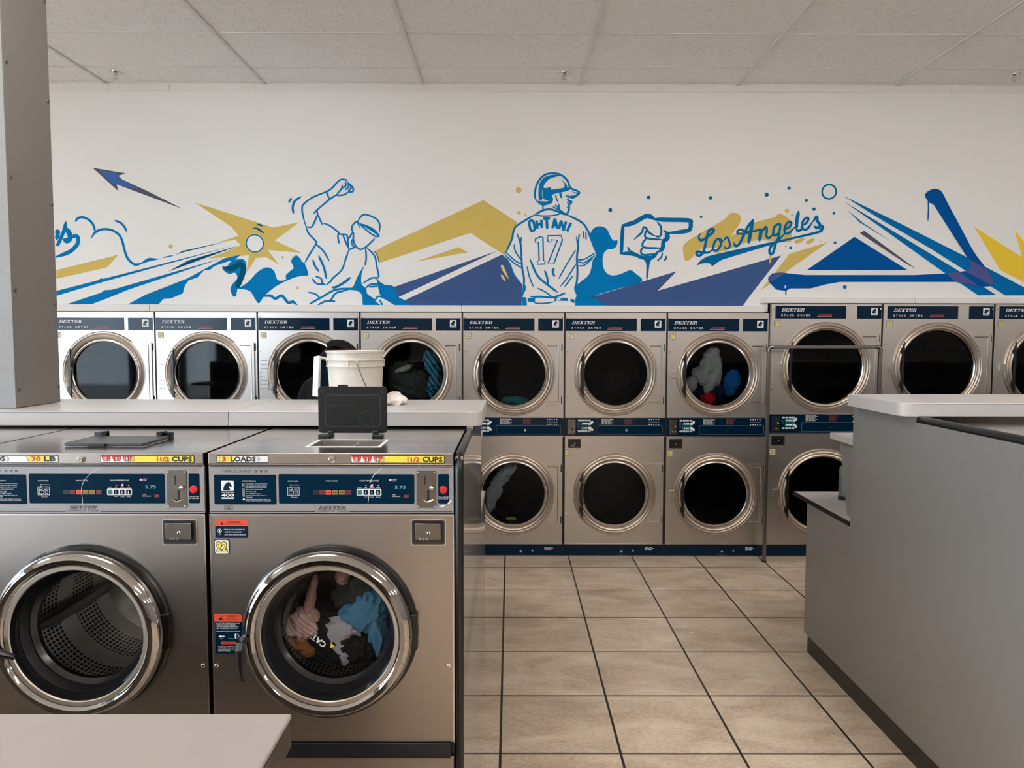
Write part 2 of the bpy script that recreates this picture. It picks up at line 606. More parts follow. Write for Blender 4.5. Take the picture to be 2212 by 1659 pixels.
    def lines(self, x0, x1, z0, z1, y, rows, words, seed=0, fill=0.55):
        """small print too fine to read in the photograph: rows of word-sized dashes"""
        rnd = random.Random(seed)
        h = (z1 - z0) / rows
        for r in range(rows):
            x, zt = x0, z1 - r * h
            end = x1 - rnd.random() * 0.35 * (x1 - x0)
            while x < end:
                w = (x1 - x0) / words * rnd.uniform(0.5, 1.3)
                self.rect(x, min(x + w, end), zt - h * fill, zt, y)
                x += w + (x1 - x0) / words * 0.22
        return self

    def ribbon(self, pts, w, y, closed=False, n=6, taper=True, sm=True):
        P = smooth_path([(a, b) for a, b in pts], closed, n) if sm else [Vector(p) for p in pts]
        m = len(P)
        vs = []
        for i in range(m):
            if closed:
                t = P[(i + 1) % m] - P[i - 1]
            else:
                t = P[min(i + 1, m - 1)] - P[max(i - 1, 0)]
            t = t.normalized() if t.length > 0 else Vector((1, 0))
            nn = Vector((-t.y, t.x))
            hw = w / 2
            if taper and not closed and m > 4:
                e = min(i, m - 1 - i) / max(1, m - 1)
                hw *= min(1.0, 0.45 + e * 5)
            a, b = P[i] + nn * hw, P[i] - nn * hw
            yi = y - i * 3e-6                              # strokes crossing themselves never share a plane
            vs += [(a.x, yi, a.y), (b.x, yi, b.y)]
        rng = range(m) if closed else range(m - 1)
        return self.add(vs, [(2 * i, 2 * i + 1, (2 * i + 3) % (2 * m), (2 * i + 2) % (2 * m)) for i in rng])

    def holed(self, x0, x1, z0, z1, holes, y, corner=0.0, flip=False):
        """a flat front sheet with round holes (cx, cz, r)"""
        bm = bmesh.new()
        loops = [[(x0, z0), (x1, z0), (x1, z1), (x0, z1)]]
        for cx, cz, r in holes:
            loops.append([(cx + r * math.cos(2 * PI * k / 72), cz + r * math.sin(2 * PI * k / 72)) for k in range(72)])
        edges = []
        for lp in loops:
            vv = [bm.verts.new((a, y, b)) for a, b in lp]
            for i in range(len(vv)):
                edges.append(bm.edges.new((vv[i], vv[(i + 1) % len(vv)])))
        bmesh.ops.triangle_fill(bm, use_beauty=True, use_dissolve=False, edges=edges)
        bm.verts.index_update()
        self.add([v.co.copy() for v in bm.verts], [tuple(v.index for v in q.verts) for q in bm.faces])
        bm.free()
        return self

    def build(self, name, parent=None, label=None, bevel=0.0, seg=2, loc=None, recalc=True):
        me = bpy.data.meshes.new(name)
        me.from_pydata([tuple(p) for p in self.v], [], self.f)
        for m in self.mats:
            me.materials.append(m)
        me.polygons.foreach_set('material_index', self.mi)
        me.polygons.foreach_set('use_smooth', [True] * len(self.f) if any(self.sm) else [False] * len(self.f))
        if self.uv:
            ul = me.uv_layers.new(name='UVMap')
            for fi, uvs in self.uv.items():
                p = me.polygons[fi]
                for li, q in zip(p.loop_indices, uvs):
                    ul.data[li].uv = q
        if recalc:
            bm = bmesh.new()
            bm.from_mesh(me)
            bmesh.ops.recalc_face_normals(bm, faces=bm.faces)
            bm.to_mesh(me)
            bm.free()
        if any(self.sm):
            me.set_sharp_from_angle(angle=math.radians(32))
        me.update()
        o = bpy.data.objects.new(name, me)
        COL.objects.link(o)
        if parent:
            o.parent = parent
        if label:
            o['label'] = label
        if loc:
            o.location = loc
        if bevel:
            md = o.modifiers.new('edge', 'BEVEL')
            md.width, md.segments, md.limit_method, md.angle_limit = bevel, seg, 'ANGLE', math.radians(40)
        return o


def tag(o, label=None, cat=None, group=None, kind=None):
    if label:
        o['label'] = label
    if cat:
        o['category'] = cat
    if group:
        o['group'] = group
    if kind:
        o['kind'] = kind
    return o


def thing(name, label, cat, loc=(0, 0, 0), group=None, rotz=0.0):
    o = bpy.data.objects.new(name, None)
    o.empty_display_size = 0.1
    o.location, o.rotation_euler = loc, (0, 0, rotz)
    COL.objects.link(o)
    return tag(o, label, cat, group)


def copy_tree(o, parent=None):
    c = o.copy()
    COL.objects.link(c)
    if parent:
        c.parent = parent
    for ch in list(o.children):
        copy_tree(ch, c)
    return c


def structure(o, label=None):
    o['kind'] = 'structure'
    if label:
        o['label'] = label
    return o


# ------------------------------------------------------------------ the room
m = MB().use(FLOOR)
m.box(ROOM_L - 1, ROOM_R + 1, ROOM_F - 1, 7.2, -0.1, 0.0)
structure(m.build('floor'), 'beige travertine tile floor with dark grout')

m = MB().use(CEILM)
m.box(ROOM_L, ROOM_R, ROOM_F, 7.1, CEIL + 0.006, CEIL + 0.08)
ceiling = structure(m.build('ceiling'), 'suspended ceiling of white fissured tiles')
m = MB().use(TBAR)
P4 = 1.22
x = -3.127 - 3 * P4
while x < ROOM_R:
    if x > ROOM_L:
        m.box(x - 0.012, x + 0.012, ROOM_F, WALL_Y, CEIL - 0.006, CEIL + 0.004)
    x += P4
j = 0
while 5.52 - 0.61 * j > ROOM_F:
    y = 5.52 - 0.61 * j
    m.box(ROOM_L, ROOM_R, y - 0.009, y + 0.009, CEIL + 0.0022, CEIL + 0.0055)
    j += 1
m.build('ceiling_grid', ceiling, 'white metal grid bars of the ceiling')

# back wall: the bulkhead over the dryers carries the mural
STEP_X = 2.025
m = MB().use(WALLPAINT)
m.box(ROOM_L, STEP_X, WALL_Y, 7.05, 1.955, CEIL + 0.01)
m.box(STEP_X, ROOM_R, WALL_Y, 7.05, 2.03, CEIL + 0.01)
m.box(ROOM_L, -3.63, WALL_Y, 7.05, 0, 1.955)
m.box(4.75, ROOM_R, WALL_Y, 7.05, 0, 2.03)
m.box(ROOM_L, ROOM_R, 7.05, 7.15, 0, CEIL + 0.01)
structure(m.build('wall_back'), 'white painted wall above the dryers')
m = MB().use(INSIDE)
m.box(ROOM_R, ROOM_R + 0.15, ROOM_F, 7.1, 0, CEIL + 0.01)
structure(m.build('wall_right'))
m = MB().use(INSIDE)
m.box(ROOM_L, ROOM_R, ROOM_F - 0.15, ROOM_F, 0, 0.3)
m.box(ROOM_L, ROOM_R, ROOM_F - 0.15, ROOM_F, 3.0, CEIL + 0.01)
m.box(ROOM_L, FRONT_WINS[0][0], ROOM_F - 0.15, ROOM_F, 0.3, 3.0)
m.box(FRONT_WINS[0][1], ROOM_R, ROOM_F - 0.15, ROOM_F, 0.3, 3.0)
structure(m.build('wall_front'))
m = MB().use(INSIDE)
m.box(ROOM_L - 0.15, ROOM_L, ROOM_F, 7.1, 0, 0.3)
m.box(ROOM_L - 0.15, ROOM_L, ROOM_F, 7.1, 3.0, CEIL + 0.01)
edges = [ROOM_F] + [q for w in WINS for q in w] + [7.1]
for k in range(0, len(edges), 2):
    m.box(ROOM_L - 0.15, ROOM_L, edges[k], edges[k + 1], 0.3, 3.0)
structure(m.build('wall_left'))
for k, (a, b) in enumerate(WINS):
    m = MB().use(DARKBODY)
    for q in (a, b - 0.05):
        m.box(ROOM_L - 0.1, ROOM_L - 0.04, q, q + 0.05, 0.3, 3.0)
    for z in (0.3, 2.95):
        m.box(ROOM_L - 0.1, ROOM_L - 0.04, a + 0.05, b - 0.05, z, z + 0.05)
    fr = structure(m.build('window_%d' % (k + 1)))
    m = MB().use(GLASS_WIN)
    m.box(ROOM_L - 0.075, ROOM_L - 0.069, a + 0.05, b - 0.05, 0.35, 2.95)
    m.build('window_pane', fr)
for k, (a, b) in enumerate(FRONT_WINS):
    m = MB().use(DARKBODY)
    for q in (a, b - 0.05):
        m.box(q, q + 0.05, ROOM_F - 0.1, ROOM_F - 0.04, 0.3, 3.0)
    for z in (0.3, 2.95):
        m.box(a + 0.05, b - 0.05, ROOM_F - 0.1, ROOM_F - 0.04, z, z + 0.05)
    fr = structure(m.build('window_%d' % (k + 5)))
    m = MB().use(GLASS_WIN)
    m.box(a + 0.05, b - 0.05, ROOM_F - 0.075, ROOM_F - 0.069, 0.35, 2.95)
    m.build('window_pane', fr)
m = MB().use(PAVE)
m.box(ROOM_L - 14, ROOM_L - 1.02, -16, 14, -0.1, -0.02)
m.box(ROOM_L - 1.02, ROOM_R + 1, -16, ROOM_F - 1.02, -0.1, -0.02)
structure(m.build('pavement'))

# trims: ceiling strip and the ledges above the dryers, in lengths with fine joints
n_trim = 0


def trim(segs, y0, y1, z0, z1, label, slant=0.0):
    global n_trim
    for a, b in segs:
        n_trim += 1
        m = MB().use(TRIMPAINT)
        m.box(a + 0.001, b - 0.001, y0, y1, z0, z1)
        structure(m.build('trim_%d' % n_trim, bevel=0.004), label)


trim([(ROOM_L, -3.10), (-3.10, -2.63), (-2.63, -1.97), (-1.97, -0.35), (-0.35, 1.17), (1.17, 3.40), (3.40, 3.78), (3.78, ROOM_R)],
     WALL_Y - 0.006, WALL_Y, 3.642, 3.694, 'narrow white strip along the top of the wall')
trim([(-3.63, -2.82), (-2.82, -0.38), (-0.38, STEP_X - 0.03)], WALL_Y - 0.035, WALL_Y + 0.02, 1.949, 2.0, 'white ledge along the top of the lower dryers')
trim([(STEP_X - 0.06, 3.17), (3.17, 4.80)], WALL_Y - 0.035, WALL_Y + 0.02, 2.022, 2.066, 'white ledge along the top of the taller dryers')

# painted steel column standing through the left counter
m = MB().use(COLUMN_SHADED)
m.box(-2.42, -1.912, 2.868, 3.15, 1.473, CEIL)
colm = structure(m.build('column', bevel=0.004), 'tall grey boxed column above the left counter')
m = MB().use(COLUMN_LIT)
m.box(-2.419, -1.937, 2.862, 2.868, 1.473, CEIL - 0.001)
m.box(-1.975, -1.9095, 2.8585, 2.862, 1.473, CEIL - 0.001)
m.build('column_lit_front', colm, 'front sheet of the column, daylight painted in as paler grey')
for i, (yy, zz) in enumerate([(2.885, z) for z in (1.545, 1.93, 2.36, 2.79, 3.22, 3.6)] + [(3.135, z) for z in (1.54, 1.89, 2.30, 2.72, 3.12, 3.55)]):
    m = MB().use(GREYINK)
    m.xf = Matrix.Translation((-1.912, yy, zz)) @ Matrix.Rotation(PI / 2, 4, 'Z')
    m.lathe(0, 0, 0, [(0.0085, 0), (0.007, 0.004), (0.0001, 0.0045)], 10)
    m.build('screw', colm)

# unseen fluorescent fixtures in the grid, diffusers lowered to brighten the ceiling
for kx in (-2, 1, 4, 7):
    for jy in (5, 10, 15):
        x0 = -3.127 + P4 * kx
        if x0 < ROOM_L or x0 + P4 > ROOM_R:
            continue
        y1 = 5.52 - 0.61 * jy
        t = thing('ceiling_light', 'unseen fluorescent ceiling panel, its diffuser lowered to light the ceiling', 'ceiling light', (x0 + P4 / 2, y1 - 0.305, CEIL), 'fluorescent ceiling panels')
        m = MB().use(TBAR)
        m.box(-0.59, 0.59, -0.29, -0.27, -0.012, -0.001)
        m.box(-0.59, 0.59, 0.27, 0.29, -0.012, -0.001)
        m.box(-0.59, -0.57, -0.27, 0.27, -0.012, -0.001)
        m.box(0.57, 0.59, -0.27, 0.27, -0.012, -0.001)
        m.build('frame', t)
        m = MB().use(LAMP)
        m.box(-0.57, 0.57, -0.22, 0.22, -0.085, -0.012)
        m.build('diffuser', t)

# fire sprinklers
for x, y, lab in ((-2.924, 5.63, 'chrome fire sprinkler in the ceiling near the grey column'),
                  (0.397, 5.633, 'chrome fire sprinkler in the ceiling above the helmeted batter'),
                  (3.742, 5.636, 'chrome fire sprinkler in the ceiling above the slanted blue bat')):
    t = thing('fire_sprinkler', lab, 'sprinkler', (x, y, CEIL + 0.006), 'ceiling sprinklers')
    m = MB().use(CHROME)
    m.xf = Matrix(((1, 0, 0, 0), (0, 0, 1, 0), (0, 1, 0, 0), (0, 0, 0, 1)))
    m.lathe(0, 0, 0, [(0.042, 0.0), (0.040, 0.006), (0.024, 0.012), (0.014, 0.010), (0.013, 0.024), (0.0001, 0.025)], 24)
    m.build('escutcheon', t)
    m = MB().use(CHROME)
    m.tube([(-0.012, 0, -0.022), (-0.014, 0, -0.04), (0, 0, -0.052)], 0.003, 6)
    m.tube([(0.012, 0, -0.022), (0.014, 0, -0.04), (0, 0, -0.052)], 0.003, 6)
    m.tube([(0, 0, -0.022), (0, 0, -0.05)], 0.0035, 6)
    m.build('yoke', t)
    m = MB().use(CHROME)
    m.xf = Matrix(((1, 0, 0, 0), (0, 0, 1, 0), (0, 1, 0, 0), (0, 0, 0, 1)))
    m.lathe(0, 0, 0, [(0.0001, 0.052), (0.018, 0.053), (0.018, 0.056), (0.0001, 0.057)], 14)
    m.build('deflector', t)


# ------------------------------------------------------------------ stack dryers
DRY_Y = 5.84
E1, E2, E3 = -0.0012, -0.0020, -0.0028       # print lies just proud of its panel


def horse_badge(m, x0, x1, z0, z1, y, lines=True):
    m.use(WHITE).rrect(x0, x1, z0, z1, (x1 - x0) * 0.08, y)
    b = z0 + (z1 - z0) * 0.22 if lines else z0
    m.use(NAVY)
    a, c = x0 + (x1 - x0) * 0.08, x1 - (x1 - x0) * 0.08
    t = z1 - (z1 - z0) * 0.06
    m.plate([(a + (c - a) * u, b + (t - b) * v) for u, v in HORSE], y - 0.0005)
    if lines:
        m.rect(a, c, z0 + (z1 - z0) * 0.12, z0 + (z1 - z0) * 0.17, y - 0.0005)


def add_number(root, s, x0, z1, w, y, blur=False):
    m = MB().use(INK).rrect(x0, x0 + w, z1 - w, z1, w * 0.14, y, 0.0012)
    m.use(WHITE).rrect(x0 + w * .06, x0 + w * .94, z1 - w * .94, z1 - w * .06, w * 0.1, y - 0.0016)
    m.use(INK).text(s, x0 + w * .12, x0 + w * .88, z1 - w * .86, z1 - w * .14, y - 0.0022, 0.075)
    m.use(YELLOW).text(s, x0 + w * .16, x0 + w * .84, z1 - w * .82, z1 - w * .18, y - 0.0028, 0.03)
    return m.build('number_sticker', root, 'small white sticker with yellow number ' + s)


def coin_slide(root, x0, x1, z0, z1, y, mat=None, screws=True):
    w, h = x1 - x0, z1 - z0
    m = MB().use(mat or COINSTEEL)
    m.rrect(x0, x1, z0, z1, w * .06, y, 0.003)
    m.use(BLACK)
    m.rect(x0 + w * .40, x0 + w * .46, z0 + h * .62, z0 + h * .86, y - 0.0034)
    m.rect(x0 + w * .54, x0 + w * .66, z0 + h * .20, z0 + h * .47, y - 0.0034)
    m.use(CHROME)
    m.tube([(x0 + w * .32, y - 0.004, z0 + h * .22), (x0 + w * .55, y - 0.012, z0 + h * .175), (x0 + w * .84, y - 0.004, z0 + h * .22)], w * .045, 8)
    pl = m.build('coin_slide', root, 'steel coin plate')
    m = MB().use(CHROME)
    m.ball((x0 + w * .78, y - 0.008, z0 + h * .545), w * .13, 8)
    m.build('knob', pl)
    if screws:
        for a, b in ((.07, .04), (.93, .04), (.07, .96), (.93, .96)):
            m = MB().use(CHROME)
            m.lathe(x0 + w * a, z0 + h * b, y - 0.003, [(w * .06, 0), (w * .045, .002), (.0001, .0025)], 10)
            m.build('screw', pl)
    return pl


def coin_box(root, x0, x1, z0, z1, y, mat=None):
    w, h = x1 - x0, z1 - z0
    m = MB().use(RIM)
    b = w * .07
    m.plate(MB.rr(x0, x1, z0, z1, w * .05), y, 0.002)
    m.use(DARKMETAL).rrect(x0 + b * .45, x1 - b * .45, z0 + b * .45, z1 - b * .45, w * .045, y - 0.0026)
    m.use(BLACK).rrect(x0 + b * 1.2, x1 - b * 1.2, z0 + b * 1.6, z1 - b * .9, w * .03, y - 0.0031)
    r = m.build('coin_box', root, 'dark locked coin box')
    m = MB().use(mat or COINSTEEL)
    m.rrect(x0 + b * 1.9, x1 - b * 1.9, z0 + b * 1.9 + h * .05, z1 - b * 1.4, w * .03, y - 0.0026, 0.010)
    m.use(CHROME).lathe(x0 + w * .52, z0 + h * .50, y - 0.0126, [(w * .055, 0), (w * .05, .002), (.0001, .0022)], 14)
    m.use(INK).rect(x0 + w * .505, x0 + w * .535, z0 + h * .45, z0 + h * .55, y - 0.0155)
    for k in range(3):
        m.use(CHROME).ringp(x0 + w * (.28 + .09 * k), z0 + h * .28, w * .022, w * .032, y - 0.0130, 10)
    m.build('coin_box_door', r, bevel=0.003)
    return r


def dryer_door(root, cx, cz, R, g, x_right, big):
    """raised ring door with its hinge sheet on the right, smoked glass, black pull on the left"""
    m = MB().use(STEEL)
    hz = R * 0.735
    a0 = math.asin(hz / (R * 0.985))
    arc = [(cx + R * .985 * math.cos(a0 - 2 * a0 * k / 14), cz + R * .985 * math.sin(a0 - 2 * a0 * k / 14)) for k in range(15)]
    m.plate([(x_right, cz - hz), (x_right, cz + hz)] + arc, 0.0, 0.013)
    arc2 = [(cx + R * .985 * math.cos(.62 - 1.24 * k / 10), cz + R * .985 * math.sin(.62 - 1.24 * k / 10)) for k in range(11)]
    q = 0.022
    m.use(RIM)
    zt = cz + hz - q
    for zz in (zt, cz - hz + q):
        m.tube([(cx + R * .80, -0.013, zz), (x_right - q, -0.013, zz)], 0.004, 6)
    m.tube([(x_right - q, -0.013, zt), (x_right - q, -0.013, cz - hz + q)], 0.004, 6)
    m.use(STEEL_RING)
    gr = g
    prof = [(R, 0.0), (R * .998, .010), (R * .985, .014), (R * .972, .010), (R * .960, .010), (R * .950, .017), (R * .930, .020), (R * .912, .014),
            (R * .902, .013), (R * .890, .020), (R * .865, .024), (R * .84, .020), (gr * 1.075, -.004), (gr * 1.065, -.004)]
    m.lathe(cx, cz, 0.0, prof, 96)
    m.use(RIM).lathe(cx, cz, 0.0, [(gr * 1.065, -.004), (gr * 1.06, .006), (gr * 1.035, .008), (gr * 1.01, .002), (gr, -.012), (gr * .998, -.03)], 96)
    d = m.build('door', root)
    m = MB().use(GLASS_D)
    m.disc(cx, cz, gr * 1.0, .0115, 0, 72)
    m.build('door_glass', d, 'dark round glass')
    m = MB().use(BLACK)
    k = R / 0.322
    pts = [(-.246, .185), (-.274, .112), (-.263, .088), (-.267, -.085), (-.278, -.125), (-.247, -.188)]
    m.plate([(cx + a * k, cz + b * k) for a, b in pts], -0.016, 0.014)
    m.build('door_pull', d, 'black door pull', bevel=0.002)
    m = MB().use(STEEL)
    m.rrect(cx - R - .034, cx - R + .006, cz - .030, cz + .028, .004, 0, .016)
    m.build('door_latch', d)
    for zz in (cz + hz - .035, cz - hz + .035):
        m = MB().use(DARKMETAL)
        m.tube([(x_right + .004, -.006, zz - .028), (x_right + .004, -.006, zz + .028)], .0055, 8)
        m.build('hinge', d)
    return d


def build_dryer(Wd, Hd, big):
    k = 'tall steel stack dryer'
    root = thing('stack_dryer', k, 'dryer')
    ucz, lcz = (1.522, .518) if big else (1.463, .507)
    cx = .437 if big else .400
    g = .288 if big else .246
    R = .354 if big else .330
    xr = Wd - .030
    z_c0, z_c1 = (1.000, 1.146) if big else (.974, 1.118)
    # carcass behind the front sheets
    m = MB().use(DARKBODY)
    m.box(.0, .012, .006, 1.10, 0, Hd)
    m.box(Wd - .016, Wd - .0005, .006, 1.10, 0, Hd)
    m.box(.012, Wd - .016, 1.08, 1.10, 0, Hd)
    m.box(.012, Wd - .016, .02, 1.08, Hd - .02, Hd)
    m.box(.012, Wd - .016, .02, 1.08, z_c0, z_c1)
    m.box(.012, Wd - .016, .02, 1.08, 0, .10)
    m.build('cabinet', root, 'dark cabinet sides')
    m = MB().use(STEEL)
    m.holed(.004, Wd - .010, z_c1, Hd, [(cx, ucz, g * 1.05)], 0.0)
    m.box(.004, Wd - .010, 0.0, .03, Hd - .004, Hd)
    m.build('upper_front', root)
    m = MB().use(STEEL)
    m.holed(.004, Wd - .016, .103, z_c0, [(cx, lcz, g * 1.05)], 0.0)
    m.build('lower_front', root)
    for cz in (ucz, lcz):
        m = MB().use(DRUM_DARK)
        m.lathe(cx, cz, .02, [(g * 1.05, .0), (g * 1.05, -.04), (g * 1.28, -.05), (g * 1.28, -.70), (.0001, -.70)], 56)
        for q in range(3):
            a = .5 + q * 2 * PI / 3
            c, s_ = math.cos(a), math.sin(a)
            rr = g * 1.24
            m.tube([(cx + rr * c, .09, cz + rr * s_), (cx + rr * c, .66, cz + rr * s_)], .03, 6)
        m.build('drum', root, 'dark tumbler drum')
        dryer_door(root, cx, cz, R, g, xr, big)
    # header with the maker's lettering
    if big:
        h1, h2, zt, zb = (.034, .590), (.676, .868), 2.001, 1.901
    else:
        h1, h2, zt, zb = (.005, .563), (.592, .786), 1.899, 1.801
    m = MB().use(NAVY)
    m.rrect(h1[0], h1[1], zb, zt, .003, 0, .0015)
    x0 = h1[0] + .047
    m.use(WHITE).serif('DEXTER', x0, x0 + .186, zt - .043, zt - .020, E2 - .0004)
    for i, ch in enumerate('STACK DRYER'):
        if ch != ' ':
            m.text(ch, x0 - .002 + i * .0218, x0 + .012 + i * .0218, zt - .081, zt - .066, E2 - .0004, .01)
    m.use(REDINK).text('EXPRESS', x0 + .288, x0 + .402, zt - .080, zt - .065, E2 - .0004, .02, .5)
    m.use(WHITE).rect(x0 + .280, x0 + .396, zt - .084, zt - .0825, E2 - .0004)
    m.build('header_panel', root, 'navy header with white lettering')
    m = MB().use(NAVY)
    m.rrect(h2[0], h2[1], zb, zt, .003, 0, .0015)
    horse_badge(m, h2[1] - .083, h2[1] - .032, zb + .027, zt - .014, E2 - .0004)
    m.build('badge_panel', root, 'navy panel with a small white horse badge')
    # middle control strip
    m = MB().use(NAVY)
    m.rect(.004, Wd - .008, z_c0, z_c1, 0.0, .004)
    m.use(RIM)
    m.box(.004, Wd - .008, -.008, 0, z_c1 - .001, z_c1 + .005)
    m.box(.004, Wd - .008, -.008, 0, z_c0 - .007, z_c0 - .001)
    y = -.0046
    fx0, fx1 = .262, Wd - .030
    m.use(GREYFILM).frame(fx0, fx1, z_c0 + .012, z_c1 - .062, .0016, y, .0012)
    m.use(NAVY_M).rect(fx0 + .0016, fx1 - .0016, z_c0 + .0136, z_c1 - .0636, y, .001)
    m.use(CHROME).lathe(.49, z_c0 + .045, y - .001, [(.012, 0), (.010, .004), (.0001, .005)], 16)
    m.use(WHITE)
    m.lines(.292, .388, z_c1 - .058, z_c1 - .008, y, 7, 5, 3, .42)
    m.use(DARKRED).lines(.475, .558, z_c1 - .056, z_c1 - .008, y, 6, 4, 4, .72)
    m.use(WHITE)
    for r_ in range(2):
        for c_ in range(5):
            m.disc(.668 + c_ * .0185, z_c1 - .014 - r_ * .040, .0045, y, 0, 10)
    m.rect(.664, .748, z_c1 - .0345, z_c1 - .0335, y)
    # display group with its white arrows and keys
    for zz, up_ in ((z_c1 - .030, 1), (z_c1 - .115, 0)):
        for c_ in range(4):
            m.use(WHITE).rrect(.106 + c_ * .0262, .127 + c_ * .0262, zz, zz + .013, .002, y)
            m.use(REDINK if c_ == 0 else NAVY).rect(.110 + c_ * .0262, .122 + c_ * .0262, zz + .005, zz + .008, y - .0006)
        dz = zz - .029 if up_ else zz + .022
        m.use(INK).rect(.130, .190, dz, dz + .020, y - .0003)
        m.use(TEALINK).frame(.130, .190, dz, dz + .020, .0012, y - .0005, .0004)
        m.use(WHITE)
        if up_:
            m.plate([(.190, dz), (.206, dz), (.226, dz + .018), (.226, dz + .032), (.212, dz + .032), (.202, dz + .020), (.190, dz + .020)], y)
        else:
            m.plate([(.190, dz + .020), (.206, dz + .020), (.226, dz + .002), (.226, dz - .012), (.212, dz - .012), (.202, dz), (.190, dz)], y)
        m.use(DIGIT).text('0:00' if up_ else '0.00', .139, .181, dz + .005, dz + .015, y - .0009)
    m.use(TEALKEY).lines(.101, .126, z_c1 - .083, z_c1 - .046, y, 4, 2, 9, .4)
    m.build('control_strip', root, 'navy control strip with keys and displays')
    coin_slide(root, .024, .086, z_c0 + .012, z_c1 - .016, -.004)
    coin_box(root, .024, .132, z_c0 - .102, z_c0 - .022, 0.0, BLACK)
    # kick panel
    m = MB().use(NAVY)
    m.rect(.002, Wd - .012, .010, .101, 0, .004)
    m.use(RIM)
    m.box(.002, Wd - .012, -.006, 0, .101, .106)
    m.box(.002, Wd - .012, -.006, 0, .002, .010)
    m.use(NAVY_M).frame(.235, Wd - .040, .016, .090, .0015, -.004, .0012)
    m.use(WHITE).lines(.648, .726, .054, .078, -.0046, 3, 3, 6, .6)
    m.use(CHROME).lathe(.460, .045, -.004, [(.012, 0), (.010, .004), (.0001, .005)], 16)
    m.lathe(.552, .050, -.004, [(.009, 0), (.008, .003), (.0001, .004)], 16)
    m.use(GREYINK).rect(.420, .490, .018, .023, -.0046)
    m.build('kick_panel', root, 'navy kick panel')
    zt = Hd - .040
    for xx, zz in ((.018, zt), (Wd - .020, zt), (.018, ucz + .175), (.018, ucz - .178), (.018, lcz + .165), (.018, lcz - .160)):
        m = MB().use(CHROME)
        m.lathe(xx, zz, 0, [(.006, 0), (.005, .003), (.0001, .0035)], 10)
        m.build('screw', root)
    return root


def vent_label(root):
    m = MB().use(RIM).rrect(.012, .078, 1.325, 1.60, .004, 0, .0015)
    m.use(STEEL).rrect(.016, .074, 1.329, 1.596, .003, -.0017)
    m.use(GREYINK)
    for k in range(8):
        m.rect(.018, .070, 1.345 + k * .031, 1.348 + k * .031, -.0024)
    m.build('slotted_plate', root, 'tall slotted plate on the left')


pitch, gx = .804, -3.589
nums = [('37', '38'), ('39', '40'), ('41', '42'), ('43', '44'), ('45', '46'), ('47', '48'), ('49', '50')]
labels = ['stack dryer half hidden behind the grey column, window glare across its header',
          'stack dryer right beside the glare-lit one, its round glass empty and bluish',
          'stack dryer behind the dark-haired person, partly covered by the white bucket',
          'stack dryer with teal and dark laundry behind its upper glass, right of the bucket',
          'stack dryer numbered 45, rising behind the right end of the left counter',
          'stack dryer numbered 47 and 48, both drums looking dark and empty',
          'stack dryer numbered 49 and 50, grey, blue and red clothes in its upper drum']
proto = build_dryer(pitch, 1.945, False)
drs = []
for i in range(7):
    o = proto if i == 0 else copy_tree(proto)
    o.location = (gx + pitch * i, DRY_Y, 0)
    tag(o, labels[i], 'dryer', 'stack dryers along the back wall')
    drs.append(o)
for i, o in enumerate(drs):
    add_number(o, nums[i][0], .020, 1.785, .046, 0.0)
    add_number(o, nums[i][1], .010, .860, .046, 0.0)
    if i in (1, 2):
        vent_label(o)
BIGW, BIGX = .880, 2.046
bproto = build_dryer(BIGW, 2.018, True)
bl = ['taller stack dryer numbered 51, standing behind the chrome garment rail',
      'taller stack dryer numbered 53, second from the right edge',
      'taller stack dryer numbered 55, cut off by the right edge of the view']
for i in range(3):
    o = bproto if i == 0 else copy_tree(bproto)
    o.location = (BIGX + BIGW * i, DRY_Y, 0)
    tag(o, bl[i], 'dryer', 'taller stack dryers on the right')
    drs.append(o)
for i in range(3):
    add_number(drs[7 + i], ('51', '53', '55')[i], .026, 1.890, .050, 0.0)
    add_number(drs[7 + i], ('52', '54', '56')[i], .012, .870, .050, 0.0)
# narrow steel filler between the low and the tall dryers
m = MB().use(STEEL)
m.box(2.0395, 2.0455, DRY_Y - .004, DRY_Y + .3, 0, 2.016)
tag(m.build('filler_strip'), 'narrow upright steel strip between dryers 49 and 51', 'strip')

# ------------------------------------------------------------------ front-load washers
WW = .722
WY = 2.17


def zz_(b):          # height on the control panel from its own drawing units
    return 1.371 - (b - 378) / 2585.0


def xx_(a):
    return (a - 79) / 2611.0


